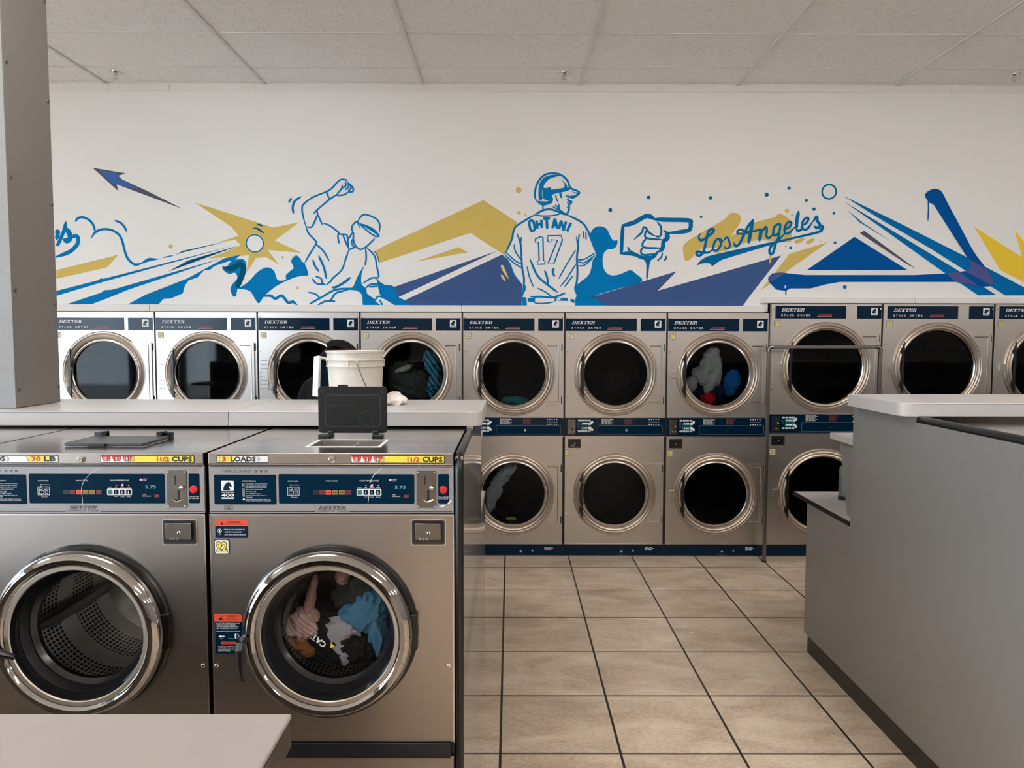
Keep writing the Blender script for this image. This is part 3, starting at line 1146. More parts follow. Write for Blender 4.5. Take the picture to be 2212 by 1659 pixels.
def build_washer():
    root = thing('front_load_washer', 'washer', 'washer')
    cx, cz = .357, .876
    m = MB().use(DARKBODY)
    m.box(-.004, .010, .012, .80, .0, 1.398)
    m.box(WW - .010, WW - .001, .012, .80, .0, 1.398)
    m.box(.010, WW - .010, .78, .80, .0, 1.398)
    m.box(.010, WW - .010, .012, .78, .0, .15)
    m.build('cabinet', root, 'black cabinet sides')
    m = MB().use(STEEL)
    m.use(STEEL_W).holed(.0, WW, .530, 1.226, [(cx, cz, .232)], 0.0)
    m.use(RIM)
    m.box(.0, WW, -.002, .012, 1.222, 1.227)
    m.box(-.001, .003, -.002, .012, .530, 1.226)
    m.box(WW - .003, WW + .001, -.002, .012, .530, 1.226)
    m.build('front_sheet', root)
    m = MB().use(KICK)
    m.rect(.004, WW - .010, .488, .528, .004, .016)
    m.use(INK).rect(.004, WW - .010, .486, .489, -.012, .002)
    m.build('kick_strip', root, 'navy strip under the front', bevel=.003)
    m = MB().use(STEEL_W)
    m.rect(.002, WW - .002, .02, .486, .006, .006)
    m.build('lower_sheet', root)
    # top: lip with the price stickers, sheet with the dispenser opening
    m = MB().use(STEEL_TOP)
    ox0, ox1, oy0, oy1 = .253, .487, .118, .283
    zt = 1.409
    for a, b, c, d in ((0, WW, .004, oy0), (0, WW, oy1, .80), (0, ox0, oy0, oy1), (ox1, WW, oy0, oy1)):
        m.box(a, b, c, d, zt - .005, zt)
    m.use(STEEL_W).box(0, WW, -.003, .004, 1.377, zt)
    m.box(0, WW, -.001, .006, 1.3725, 1.3768)
    m.build('top_sheet', root, bevel=.0015)
    m = MB().use(TBAR)
    m.box(ox0, ox1, oy0, oy0 + .010, zt - .002, zt + .0015)
    m.box(ox0, ox1, oy1 - .010, oy1, zt - .002, zt + .0015)
    m.box(ox0, ox0 + .010, oy0 + .010, oy1 - .010, zt - .002, zt + .0015)
    m.box(ox1 - .010, ox1, oy0 + .010, oy1 - .010, zt - .002, zt + .0015)
    m.use(STEEL)
    m.box(ox0 + .01, ox1 - .01, oy0 + .01, oy1 - .01, 1.330, 1.334)
    m.box(ox0 + .006, ox0 + .012, oy0 + .01, oy1 - .01, 1.334, zt)
    m.box(ox1 - .012, ox1 - .006, oy0 + .01, oy1 - .01, 1.334, zt)
    m.box(ox0 + .01, ox1 - .01, oy0 + .006, oy0 + .012, 1.334, zt)
    m.box(ox0 + .01, ox1 - .01, oy1 - .012, oy1 - .006, 1.334, zt)
    m.box(ox0 + .13, ox0 + .134, oy0 + .01, oy1 - .01, 1.334, 1.398)
    m.build('soap_dispenser', root, 'steel rimmed soap dispenser well')
    m = MB().use(CHROME)
    m.lathe(xx_(1030), 1.390, -.003, [(.0105, 0), (.0105, .004), (.008, .006), (.0065, .0055), (.0060, .008), (.0001, .008)], 20)
    m.use(INK).rect(xx_(1030) - .0008, xx_(1030) + .0008, 1.387, 1.393, -.0115)
    m.build('key_lock', root)
    # control panel
    m = MB().use(GREYFILM)
    m.rect(.0, WW, 1.2295, 1.371, .010, .010)
    y = -.0006
    m.use(NAVY_M)
    m.rect(.003, WW - .004, zz_(388), zz_(384), y)
    m.rect(.003, xx_(893), zz_(735), zz_(730), y)
    m.rect(xx_(1160), WW - .004, zz_(735), zz_(730), y)
    for a, b, c, d in ((118, 597, 447, 677), (615, 1662, 442, 670), (1845, 1930, 440, 668)):
        m.rrect(xx_(a), xx_(b), zz_(d), zz_(c), .004, y)
    m.use(GREYINK).text('TRIPLE LOAD', xx_(178), xx_(406), zz_(431), zz_(409), y, .01)
    for k in range(3):
        a = 430 + 40 * k
        m.plate([(xx_(a), zz_(412)), (xx_(a + 24), zz_(412)), (xx_(a + 20), zz_(431)), (xx_(a + 4), zz_(431))], y)
        m.use(GREYFILM).text(str(k + 1), xx_(a + 9), xx_(a + 15), zz_(427), zz_(415), y - .0005)
        m.use(GREYINK)
    m.use(INK).serif('DEXTER', xx_(918), xx_(1140), zz_(716), zz_(690), y, .5)
    for i, ch in enumerate('COMMERCIAL WASHER'):
        if ch != ' ':
            a = 905 + i * 14.6
            m.text(ch, xx_(a), xx_(a + (11 if ch not in 'I' else 3)), zz_(734), zz_(722), y - .0003, .0)
    m.frame(xx_(193), xx_(256), zz_(719), zz_(687), .0006, y, .0003)
    m.text('MADE IN', xx_(202), xx_(247), zz_(699), zz_(691), y)
    m.text('USA', xx_(208), xx_(242), zz_(716), zz_(702), y, .02)
    m.use(REDINK).text('EMERGENCY', xx_(1846), xx_(1930), zz_(413), zz_(404), y)
    m.text('STOP', xx_(1871), xx_(1905), zz_(428), zz_(417), y)
    y2 = -.0014
    horse_badge(m, xx_(173), xx_(270), zz_(572), zz_(492), y2, False)
    m.use(WHITE).text('THOROUGHBRED', xx_(174), xx_(271), zz_(588), zz_(578), y2, .01)
    m.text('400', xx_(174), xx_(271), zz_(617), zz_(592), y2, .03)
    m.rect(xx_(174), xx_(271), zz_(633), zz_(622), y2)
    m.text('INSTRUCTIONS', xx_(338), xx_(440), zz_(501), zz_(491), y2)
    rows = ['Load laundry, close and latch door', 'Add detergent and fabric softener', 'into dispenser on top of machine', 'Select wash temperature', 'Insert coins or card', 'Press START button', 'Add bleach when light comes on', '(Optional)',
            'Door locks when machine starts, and', 'remains locked until cycle is completed']
    zr = [518, 534, 546, 562, 578, 594, 609, 621, 637, 649]
    wr = [530, 526, 522, 496, 440, 482, 522, 412, 548, 553]
    for s, b, e in zip(rows, zr, wr):
        m.text(s, xx_(360), xx_(e), zz_(b + 4), zz_(b - 5), y2)
    for b in (518, 535, 562, 578, 594, 609):
        m.frame(xx_(338), xx_(352), zz_(b + 6), zz_(b - 7), .0006, y2, .0002)
    m.rect(xx_(338), xx_(353), zz_(643), zz_(631), y2)
    m.text('DISPENSER', xx_(688), xx_(769), zz_(500), zz_(491), y2)
    m.text('Fabric softener', xx_(703), xx_(778), zz_(529), zz_(521), y2)
    m.text('Detergent', xx_(710), xx_(760), zz_(624), zz_(616), y2)
    m.frame(xx_(683), xx_(775), zz_(606), zz_(540), .0011, y2, .0002)
    m.frame(xx_(694), xx_(720), zz_(564), zz_(548), .0009, y2, .0002)
    m.frame(xx_(694), xx_(731), zz_(596), zz_(571), .0009, y2, .0002)
    m.ringp(xx_(750), zz_(583), .0040, .0050, y2, 16)
    m.text('Add', xx_(742), xx_(758), zz_(555), zz_(548), y2)
    m.text('Bleach', xx_(735), xx_(766), zz_(566), zz_(558), y2)
    m.rect(xx_(708), xx_(710), zz_(545), zz_(530), y2)
    m.rect(xx_(712), xx_(714), zz_(614), zz_(596), y2)
    m.text('WASH CYCLE', xx_(978), xx_(1070), zz_(499), zz_(489), y2)
    m.text('WASH TEMPERATURE', xx_(1239), xx_(1387), zz_(498), zz_(487), y2)
    for s, a, b in (('START', 1223, 1258), ('HOT', 1276, 1300), ('WARM', 1318, 1352), ('COLD', 1368, 1398)):
        m.text(s, xx_(a), xx_(b), zz_(548), zz_(540), y2)
    for s, a, b in (('Heavy', 1273, 1300), ('Normal', 1320, 1349), ('Delicate', 1366, 1400)):
        m.text(s, xx_(a), xx_(b), zz_(621), zz_(614), y2)
    m.text('INSERT', xx_(1489), xx_(1529), zz_(486), zz_(478), y2)
    m.text('COINS', xx_(1489), xx_(1524), zz_(497), zz_(489), y2)
    m.text('TIME', xx_(1489), xx_(1515), zz_(605), zz_(597), y2)
    m.text('REMAINING', xx_(1489), xx_(1551), zz_(617), zz_(609), y2)
    m.text('Push and hold', xx_(1850), xx_(1923), zz_(621), zz_(612), y2)
    m.text('for 3 seconds', xx_(1850), xx_(1921), zz_(634), zz_(625), y2)
    m.use(TEALINK).text('5.75', xx_(1512), xx_(1594), zz_(555), zz_(531), y2 - .0003)
    m.build('control_panel', root, 'grey film panel with navy fields and white print')
    for a, c in ((880, BLACK), (928, DARKRED), (978, ORANGE), (1030, OLIVE), (1081, OLIVE), (1132, DARKRED)):
        mm = MB().use(c)
        mm.rect(xx_(a), xx_(a + 43), zz_(600), zz_(566), -.0004, .0016)
        mm.use(INK).rect(xx_(a + 6), xx_(a + 37), zz_(586), zz_(580), -.0024)
        mm.build('cycle_lamp', root)
    mm = MB().use(WHITE)
    mm.rrect(xx_(1217), xx_(1408), zz_(606), zz_(556), .003, -.0004, .0014)
    kp = mm.build('key_pad', root, 'white framed temperature keys')
    for a, c in ((1224, TEALKEY), (1271, NAVY_M), (1318, NAVY_M), (1366, NAVY_M)):
        mm = MB().use(c)
        mm.rrect(xx_(a), xx_(a + 33), zz_(600), zz_(563), .0015, -.0018, .0014)
        if c is NAVY_M:
            mm.use(WHITE).rect(xx_(a + 14), xx_(a + 19), zz_(594), zz_(572), -.0038)
        mm.build('key', kp)
    for a, b, r in ((1335, 528, .0030), (1477, 487, .0030), (1288, 529, .0012), (1384, 529, .0012)):
        mm = MB().use(LED)
        mm.lathe(xx_(a), zz_(b), -.0006, [(r, 0), (r * .8, .0012), (.0001, .002)], 14)
        mm.build('lamp', root, 'lit red lamp')
    mm = MB().use(DARKRED).rect(xx_(1580), xx_(1617), zz_(622), zz_(601), -.0012)
    mm.build('time_display', root)
    coin_slide(root, xx_(1680), xx_(1830), zz_(700), zz_(415), 0.0)
    mm = MB().use(REDBTN)
    mm.lathe(xx_(1887), zz_(559), -.0008, [(.0118, 0), (.0115, .006), (.009, .0085), (.0001, .009)], 24)
    mm.build('emergency_button', root, 'round red push button')
    coin_box(root, .595, .699, 1.133, 1.212, 0.0)
    # stickers
    y = -.0010
    m = MB().use(ORANGE).rect(.0155, .112, 1.1905, 1.2085, y)
    m.use(NAVY).rect(.0155, .112, 1.1545, 1.1905, y)
    m.use(INK).plate([(.030, 1.1945), (.0405, 1.1945), (.0352, 1.2045)], y - .0005)
    m.text('WARNING', .052, .091, 1.1995, 1.2050, y - .0005, .02)
    m.text('RISK OF SERIOUS INJURY', .041, .101, 1.1945, 1.1980, y - .0005, .02)
    m.use(WHITE).text('NEVER ALLOW CHILDREN TO', .0415, .103, 1.1785, 1.1820, y - .0005, .01)
    m.text('-OPERATE THE MACHINE', .0425, .093, 1.1710, 1.1745, y - .0005, .01)
    m.text('-PLAY IN OR AROUND MACHINE', .0425, .106, 1.1630, 1.1665, y - .0005, .01)
    m.ringp(.0285, 1.1765, .0050, .0062, y - .0005, 24)
    m.plate([(.0245, 1.1795), (.0255, 1.1805), (.0325, 1.1735), (.0315, 1.1725)], y - .0006)
    m.plate([(.0270, 1.1800), (.0295, 1.1800), (.0310, 1.1730), (.0262, 1.1730)], y - .0005)
    m.text('KEEP CHILDREN', .0225, .0345, 1.1668, 1.1682, y - .0005)
    m.text('AWAY', .0255, .0315, 1.1642, 1.1658, y - .0005)
    m.build('warning_sticker', root, 'orange and navy warning sticker')
    m = MB().use(NAVY).plate([(.0085, .803), (.0875, .803), (.089, .806), (.089, .9065), (.0085, .9065)], y)
    m.use(ORANGE).plate([(.0065, .9015), (.0885, .9015), (.0885, .9205), (.0835, .9250), (.0065, .9250)], y - .0003)
    m.use(INK).ringp(.026, .9145, .004, .0055, y - .0008, 16)
    m.plate([(.018, .905), (.034, .905), (.026, .915)], y - .0009)
    m.text('WARNING', .042, .072, .9155, .9205, y - .0008, .02)
    m.text('RISK OF', .048, .066, .9105, .9138, y - .0008)
    m.text('SERIOUS INJURY', .040, .074, .9060, .9092, y - .0008)
    m.use(WHITE)
    for i, s in enumerate(('DO NOT TRY TO OPEN DOOR WHEN', '-THE DRUM IS STILL TURNING', '-YOU SEE WATER IN THE WINDOW', '-ANY CYCLE LIGHT IS STILL ON')):
        m.text(s, .0115, (.082, .070, .079, .074)[i], .8940 - i * .0050, .8975 - i * .0050, y - .0005)
    m.rect(.0115, .082, .8715, .8722, y - .0005)
    m.plate([(.018, .8555), (.021, .8585), (.036, .8575), (.036, .8545), (.021, .8530)], y - .0005)
    m.plate([(.067, .8480), (.071, .8480), (.072, .8620), (.069, .8655), (.066, .8620)], y - .0005)
    m.ribbon([(.074, .8500), (.079, .8545), (.078, .8610), (.074, .8640)], .0012, y - .0005)
    m.text('OPEN', .022, .032, .8480, .8500, y - .0005)
    m.text('LATCHED', .047, .062, .8480, .8500, y - .0005)
    m.use(ORANGE).rrect(.026, .070, .8320, .8395, .001, y - .0003)
    m.use(INK).text('IMPORTANT', .029, .067, .8335, .8380, y - .0008, .01)
    m.use(WHITE)
    for i, s in enumerate(('IF POWER IS INTERRUPTED,', 'THERE WILL BE A 3.5 MINUTE', 'DELAY BEFORE THE DOOR', 'CAN BE OPENED.')):
        m.text(s, .0165, (.077, .081, .071, .053)[i], .8235 - i * .0045, .8265 - i * .0045, y - .0005)
    m.build('door_warning_sticker', root, 'tall orange and navy door warning sticker')
    m = MB().use(NAVY).rrect(.4205, .6965, 1.3795, 1.4025, .003, -.0036)
    m.use(YELLOW).rrect(.4225, .6945, 1.3815, 1.4005, .002, -.0042)
    m.use(WHITE).rrect(.4225, .502, 1.3815, 1.4005, .002, -.0046)
    for k in range(3):
        a = .4235 + k * .0310
        m.use(REDINK).plate([(a, 1.4000), (a + .029, 1.4000), (a + .0235, 1.3845), (a + .0055, 1.3845)], -.0051)
        m.use(WHITE)
        for q in range(4):
            m.rect(a + .0060 + q * .0050, a + .0068 + q * .0050, 1.3850, 1.3970, -.0055)
        m.use(INK).text(str(k + 1), a + .0100, a + .0185, 1.3850, 1.3985, -.0058, .06)
        m.use(WHITE).text(str(k + 1), a + .0112, a + .0172, 1.3862, 1.3974, -.0062, .03)
    m.use(INK)
    for a, b, r in ((.5185, 1.3985, .0022), (.5145, 1.3945, .0028), (.5185, 1.3880, .0030), (.5150, 1.3840, .0022)):
        m.use(INK).disc(a, b, r, -.0051, 0, 12)
        m.use(WHITE).disc(a, b, r * .7, -.0055, 0, 12)
    m.use(REDINK).text('1', .5850, .5915, 1.3840, 1.3985, -.0051, .03)
    m.text('1/2', .5965, .6225, 1.3840, 1.3975, -.0051, .03)
    m.use(INK).text('CUPS', .6305, .6905, 1.3838, 1.3988, -.0051, .035)
    m.build('cups_sticker', root, 'yellow sticker reading 1 1/2 CUPS')
    # door
    m = MB().use(RUBBER)
    m.lathe(cx + .001, cz + .002, 0, [(.258, .0), (.258, .006), (.252, .012), (.236, .012)], 96)
    m.use(RINGCHROME)
    m.lathe(cx - .006, cz - .004, 0, [(.247, .010), (.2515, .020), (.2505, .034), (.243, .048), (.231, .056), (.219, .055), (.2115, .048), (.2085, .043)], 128)
    m.use(BEIGERIM)
    m.lathe(cx - .002, cz - .002, 0, [(.2125, .043), (.210, .0475), (.1985, .0465), (.196, .043)], 96)
    d = m.build('door', root, 'round door with a broad chrome ring')
    m = MB().use(GASKET)
    m.lathe(cx, cz + .001, 0, [(.196, .043), (.193, .030), (.188, .020), (.190, .012), (.183, .0), (.176, -.012), (.178, -.020), (.170, -.030), (.166, -.034), (.1655, -.05)], 96)
    m.build('door_gasket', d, 'black rubber cone')
    m = MB().use(GLASS_W)
    m.lathe(cx, cz + .002, 0, [(.166, -.034), (.160, -.044), (.14, -.052), (.09, -.057), (.0001, -.059)], 72)
    m.build('door_glass', d, 'clear round glass')
    # hinge block on the right, behind the ring
    m = MB().use(RUBBER)
    m.rrect(cx + .236, cx + .258, cz - .055, cz + .055, .006, 0, .020)
    m.build('hinge', d, bevel=.003)
    m = MB().use(DRUM)
    m.lathe(cx, cz, 0, [(.208, -.075), (.212, -.10), (.212, -.20), (.212, -.30), (.212, -.40), (.212, -.50)], 96, True)
    m.use(STEEL).lathe(cx, cz, 0, [(.232, -.0), (.232, -.070), (.200, -.070), (.200, -.078), (.208, -.078)], 72)
    m.use(STEEL).lathe(cx, cz, 0, [(.212, -.50), (.15, -.505), (.06, -.495), (.0001, -.49)], 72)
    dr = m.build('drum', root, 'perforated steel drum')
    for q in range(3):
        a = -.9 + q * 2 * PI / 3
        c, s_ = math.cos(a), math.sin(a)
        m = MB().use(STEEL)
        m.tube([(cx + .206 * c, .10, cz + .206 * s_), (cx + .196 * c, .14, cz + .196 * s_), (cx + .196 * c, .46, cz + .196 * s_), (cx + .206 * c, .49, cz + .206 * s_)], [.012, .022, .022, .012], 8)
        m.build('baffle', dr)
    for xx in (.0035 + .006, WW - .016):
        m = MB().use(CHROME)
        m.lathe(xx, .766, 0, [(.0062, 0), (.0060, .002), (.0042, .003), (.0036, .0018), (.0001, .0018)], 16)
        m.use(INK).disc(xx, .766, .0016, -.0022, 0, 6)
        m.build('bolt', root)
    return root


def door_lever(root, pivot, tip, back=None):
    """black latch lever: pivot block on the ring, tapering lever"""
    px, pz = pivot
    tx, tz = tip
    m = MB().use(BLACK)
    m.tube([(px, -.030, pz), (px, -.078, pz)], .013, 12)
    P = [Vector((px, -.074, pz)), Vector((px + (tx - px) * .15, -.084, pz + (tz - pz) * .15)), Vector((px + (tx - px) * .6, -.088, pz + (tz - pz) * .6)), Vector((tx, -.080, tz))]
    m.tube(P, [.014, .0165, .0125, .008], 10)
    if back:
        m.tube([(px, -.066, pz), (px + back[0] * .5, -.074, pz + back[1] * .5), (px + back[0], -.070, pz + back[1])], [.012, .012, .009], 10)
    d = [c for c in root.children if c.name.startswith('door') and 'sticker' not in c.name and 'warning' not in c.name][0]
    m.build('door_lever', d, 'black latch lever')


def dispenser_lid(root, opened):
    ox0, ox1, oy0, oy1, zt = .253, .487, .118, .283, 1.409
    if opened:
        y, z0, z1, x0, x1 = oy1 + .030, zt + .020, zt + .176, .246, .476
        m = MB().use(LIDGREY)
        m.xf = Matrix.Translation((0, 0, 0))
        m.rrect(x0, x1, z0, z1, .012, y, .009)
        m.rrect(x0 + .066, x0 + .100, z1 - .004, z1 + .006, .002, y - .001, .007)
        # raised outline and moulded marks on the underside of the lid
        m.use(LIDTOP)
        f = y - .0092
        pr = MB.rr(x0 + .024, x1 - .022, z0 + .022, z1 - .028, .012)
        m.ribbon(pr, .0016, f, True, 1, False, False)
        m.rect(x0 + .030, x0 + .118, z1 - .064, z1 - .063, f)
        m.rect(x0 + .117, x0 + .1182, z1 - .064, z1 - .032, f)
        m.ringp(x1 - .068, z0 + .052, .024, .0248, f, 28)
        for xx in (x0 + .014, x1 - .016):
            m.ringp(xx, z1 - .016, .0032, .0052, f - .0004, 14)
        l = m.build('dispenser_lid', root, 'charcoal soap lid standing open', bevel=.002)
        for xx, o in ((x0 + .032, -.030), (x1 - .048, .028)):
            m = MB().use(BLACK)
            m.box(xx, xx + .020, oy1 + .012, oy1 + .032, zt + .002, zt + .028)
            m.box(min(xx, xx + o), max(xx + .010, xx + .010 + o), oy1 + .006, oy1 + .026, zt, zt + .016)
            m.build('hinge', l, bevel=.002)
    else:
        m = MB().use(LIDTOP)
        x0, x1, y0, y1 = .240, .491, oy0 - .006, oy1 + .002
        m.slab([(x0 + .006, y0), (x1 - .006, y0), (x1, y0 + .012), (x1, y1), (x0, y1), (x0, y0 + .012)], zt + .003, zt + .012)
        m.use(BLACK).box(x0 + .080, x0 + .135, y0 - .010, y0 + .004, zt + .002, zt + .011)
        l = m.build('dispenser_lid', root, 'grey soap lid lying shut', bevel=.002)
        for xx, o in ((x0 + .018, -.022), (x1 - .038, .022)):
            m = MB().use(BLACK)
            m.box(xx, xx + .018, y1 - .012, oy1 + .034, zt + .004, zt + .026)
            m.box(min(xx, xx + o), max(xx + .018, xx + .018 + o), oy1 + .012, oy1 + .034, zt, zt + .022)
            m.build('hinge', l, bevel=.002)


def loads_sticker(root, long):
    x1 = .297 if long else .177
    m = MB().use(NAVY).rrect(.025, x1, 1.3795, 1.4025, .003, -.0036)
    m.use(WHITE).rrect(.027, x1 - .001, 1.3815, 1.4005, .002, -.0042)
    m.use(YELLOW).rrect(.027, .075, 1.3815, 1.4005, .002, -.0046)
    m.use(REDINK).text('3', .0420, .0535, 1.3845, 1.3985, -.0051, .035)
    m.use(INK).text('LOADS', .0665, .1410, 1.3840, 1.3990, -.0051, .035)
    for a, b, r in ((.033, 1.398, .003), (.036, 1.392, .002), (.033, 1.386, .003), (.060, 1.398, .003), (.147, 1.397, .002), (.150, 1.391, .003), (.147, 1.386, .002)):
        m.use(INK).disc(a, b, r, -.0052, 0, 12)
        m.use(WHITE).disc(a, b, r * .7, -.0056, 0, 12)
    if long:
        m.use(YELLOW).rrect(.208, .270, 1.3815, 1.4005, .002, -.0046)
        m.use(REDINK).text('30', .2190, .2460, 1.3845, 1.3985, -.0051, .035)
        m.use(INK).text('LB', .2550, .2900, 1.3840, 1.3990, -.0051, .035)
        for a, b, r in ((.203, 1.396, .003), (.208, 1.388, .003), (.214, 1.398, .002)):
            m.use(INK).disc(a, b, r, -.0052, 0, 12)
            m.use(WHITE).disc(a, b, r * .7, -.0056, 0, 12)
    m.build('loads_sticker', root, 'sticker reading 3 LOADS')


w22 = build_washer()
w21 = copy_tree(w22)
w23 = copy_tree(w22)
w20 = copy_tree(w22)
w20.location = (-2.362, WY, 0)
w22.location = (-.889, WY, 0)
w21.location = (-1.6255, WY, 0)
w23.location = (1.715, WY, 0)
tag(w22, 'stainless washer numbered 22, soap lid open, clothes behind its glass', 'washer', 'front load washers')
tag(w21, 'stainless washer with its soap lid shut and an empty perforated drum', 'washer', 'front load washers')
tag(w23, 'washer behind the big grey end panel, only its steel top showing', 'washer', 'front load washers')
tag(w20, 'washer at the left edge of the view, only its steel top corner showing', 'washer', 'front load washers')
door_lever(w22, (.112, .866), (.117, .757), (.012, .018))
door_lever(w21, (.098, .862), (.196, .826), None)
door_lever(w23, (.112, .866), (.117, .757), (.012, .018))
dispenser_lid(w22, True)
dispenser_lid(w21, False)
dispenser_lid(w23, False)
dispenser_lid(w20, False)
door_lever(w20, (.112, .866), (.117, .757), (.012, .018))
loads_sticker(w20, True)
loads_sticker(w22, False)
loads_sticker(w21, True)
loads_sticker(w23, True)
add_number(w22, '22', .011, 1.1515, .046, -.0006)
add_number(w21, '21', .011, 1.1515, .046, -.0006)

# scratches worn into the control films
m = MB().use(WHITE)
for pts in ([(1415, 395), (1385, 418), (1360, 440), (1336, 470), (1330, 492), (1316, 512)], [(1340, 516), (1322, 540), (1312, 575), (1310, 620), (1304, 662)]):
    m.ribbon([(xx_(a), zz_(b)) for a, b in pts], .0013, -.0022)
m.plate([(xx_(1853), zz_(690)), (xx_(1880), zz_(680)), (xx_(1905), zz_(682)), (xx_(1878), zz_(694))], -.0022)
m.plate([(xx_(1915), zz_(668)), (xx_(1935), zz_(646)), (xx_(1952), zz_(636)), (xx_(1948), zz_(650)), (xx_(1930), zz_(668))], -.0022)
m.build('scratches', w22, 'white scratches and flaked film')
m = MB().use(WHITE)
m.ribbon([(.417, 1.3645), (.400, 1.354), (.385, 1.3436), (.370, 1.3256), (.361, 1.302), (.363, 1.263), (.358, 1.2388)], .0010, -.0022)
m.build('scratches', w21, 'white scratch across the film')


# ------------------------------------------------------------------ islands: end panels, counters, shelves
def extrude_x(m, pts, x0, x1):
    """polygon in the YZ plane given thickness along X"""
    n = len(pts)
    vs = [(x0, a, b) for a, b in pts] + [(x1, a, b) for a, b in pts]
    fs = [tuple(range(n)), tuple(range(2 * n - 1, n - 1, -1))]
    fs += [(i, i + n, (i + 1) % n + n, (i + 1) % n) for i in range(n)]
    return m.add(vs, fs)


def end_panel(x0, x1, label, ztop, mat, kick_side, y_front, y_end, zc):
    t = thing('end_panel', label, 'panel', (0, 0, 0), 'island end panels')
    m = MB().use(mat)
    yf = y_front + .012
    extrude_x(m, [(yf, .104), (4.065, .104), (4.065, .835), (3.545, .835), (3.545, zc), (y_end, zc), (y_end, ztop - .012), (yf, ztop - .012)], x0, x1)
    m.build('sheet', t, bevel=.0015)
    m = MB().use(RUBBER)
    inset = .012
    a, b = (x0, x1 - inset) if kick_side > 0 else (x0 + inset, x1)
    m.box(a, b, yf + .02, 4.04, 0, .104)
    m.build('toe_kick', t, 'black toe kick')
    m = MB().use(RUBBER)
    xm, r = (x0 + x1) / 2, (x1 - x0) / 2 + .0015
    y0 = y_front + r * .6
    m.tube([(xm, y0, .03), (xm, y0, ztop - .06), (xm, y0 + .004, ztop - .035), (xm, y0 + .016, ztop - .017), (xm, y0 + .04, ztop - r * .75), (xm, 2.60, ztop - r * .75), (xm, y_end - .002, ztop - r * .75)], r, 14)
    m.build('edge_bumper', t, 'black rounded rubber edging')
    return t


end_panel(-.1625, -.139, 'tall glossy end panel with black rubber edge beside washer 22', 1.409, GREYLAM_GLOSS, 1, 2.165, 2.76, 1.417)
end_panel(1.650, 1.686, 'big flat grey end panel filling the lower right of the view', 1.430, GREYLAM, -1, 2.165, 2.995, 1.432)


def counter(x0, x1, y0, y1, z0, z1, label, round_at):
    r = .045
    pts = []
    for key, cx, cy, a0 in (('fr', x1 - r, y0 + r, -PI / 2), ('br', x1 - r * .3, y1 - r * .3, 0), ('bl', x0 + r * .3, y1 - r * .3, PI / 2), ('fl', x0 + r, y0 + r, PI)):
        q = r if key in round_at else .002
        cx = (x1 - q) if 'r' in key else (x0 + q)
        if key == 'fl':
            cx = x0 + q
        if key == 'bl':
            cx = x0 + q
        cy = y0 + q if key[0] == 'f' else y1 - q
        for k in range(7):
            a = a0 + PI / 2 * k / 6
            pts.append((cx + q * math.cos(a), cy + q * math.sin(a)))
    m = MB().use(LAMINATE).slab(pts, z0, z1)
    m.sm = [True] * len(m.f)
    o = m.build('countertop', bevel=.002)
    m = MB().use(GREYINK)
    m.box(x0 + (.046 if 'fl' in round_at else .002), x1 - (.046 if 'fr' in round_at else .002), y0 - .0006, y0 + .001, z1 - .0042, z1 - .0026)
    m.build('edge_seam', o)
    return tag(o, label, 'counter', 'laminate counters')


counter(-3.40, -1.0535, 2.76, 3.31, 1.4175, 1.4715, 'white laminate counter section the grey column stands on', ())
counter(-1.0515, -.105, 2.76, 3.31, 1.4175, 1.4715, 'white laminate counter section carrying the bucket and cloth', ('fr',))
counter(1.585, 6.2, 2.99, 3.47, 1.4325, 1.4875, 'white laminate counter on the right island with rounded corner', ('fl',))


def fold_shelf(x0, x1, end, label):
    t = thing('folding_shelf', label, 'shelf', (0, 0, 0), 'low folding shelves')
    m = MB().use(LAMINATE)
    m.box(x0, x1, 3.55, 4.25, .842, .862)
    m.build('shelf_top', t, bevel=.001)
    m = MB().use(RUBBER)
    e0, e1 = (x0 - .006, x0) if end < 0 else (x1, x1 + .006)
    m.box(e0, e1, 3.55, 4.256, .838, .860)
    m.box(x0, x1, 4.25, 4.256, .838, .860)
    m.build('edge_strip', t, 'black shelf edging')
    m = MB().use(GREYLAM)
    c0, c1 = (x0 + .09, x1) if end < 0 else (x0, x1 - .09)
    m.box(c0, c1, 3.55, 4.03, .0, .842)
    m.build('base', t)
    return t


def high_shelf(x0, x1, end, label, xb):
    t = thing('sorting_shelf', label, 'shelf', (0, 0, 0), 'raised sorting shelves')
    m = MB().use(LAMINATE)
    m.box(x0, x1, 3.55, 3.81, 1.232, 1.262)
    m.build('shelf_top', t, bevel=.001)
    m = MB().use(GREYLAM)
    extrude_x(m, [(3.55, .863), (3.665, .863), (3.78, 1.232), (3.55, 1.232)], xb, xb + .02)
    m.build('bracket', t, 'grey tapering bracket')
    return t


def back_panel(x0, x1, y0, z1, label):
    m = MB().use(GREYLAM)
    m.box(x0, x1, y0, y0 + .03, 0, z1)
    return tag(m.build('back_panel'), label, 'panel', 'island back panels')


fold_shelf(1.652, 6.2, -1, 'low white shelf with black edge behind the big grey panel')
fold_shelf(-3.40, -.146, 1, 'low white shelf whose tip shows behind the glossy end panel')
high_shelf(1.655, 6.2, -1, 'short raised white shelf on a tapering bracket, right island', 1.690)
high_shelf(-3.40, -.142, 1, 'raised white shelf, only a sliver beyond the left counter', -.19)
back_panel(1.70, 6.2, 3.43, 1.4325, 'upright grey panel under the right counter')
back_panel(-3.40, -.17, 3.28, 1.4175, 'upright grey panel under the left counter')

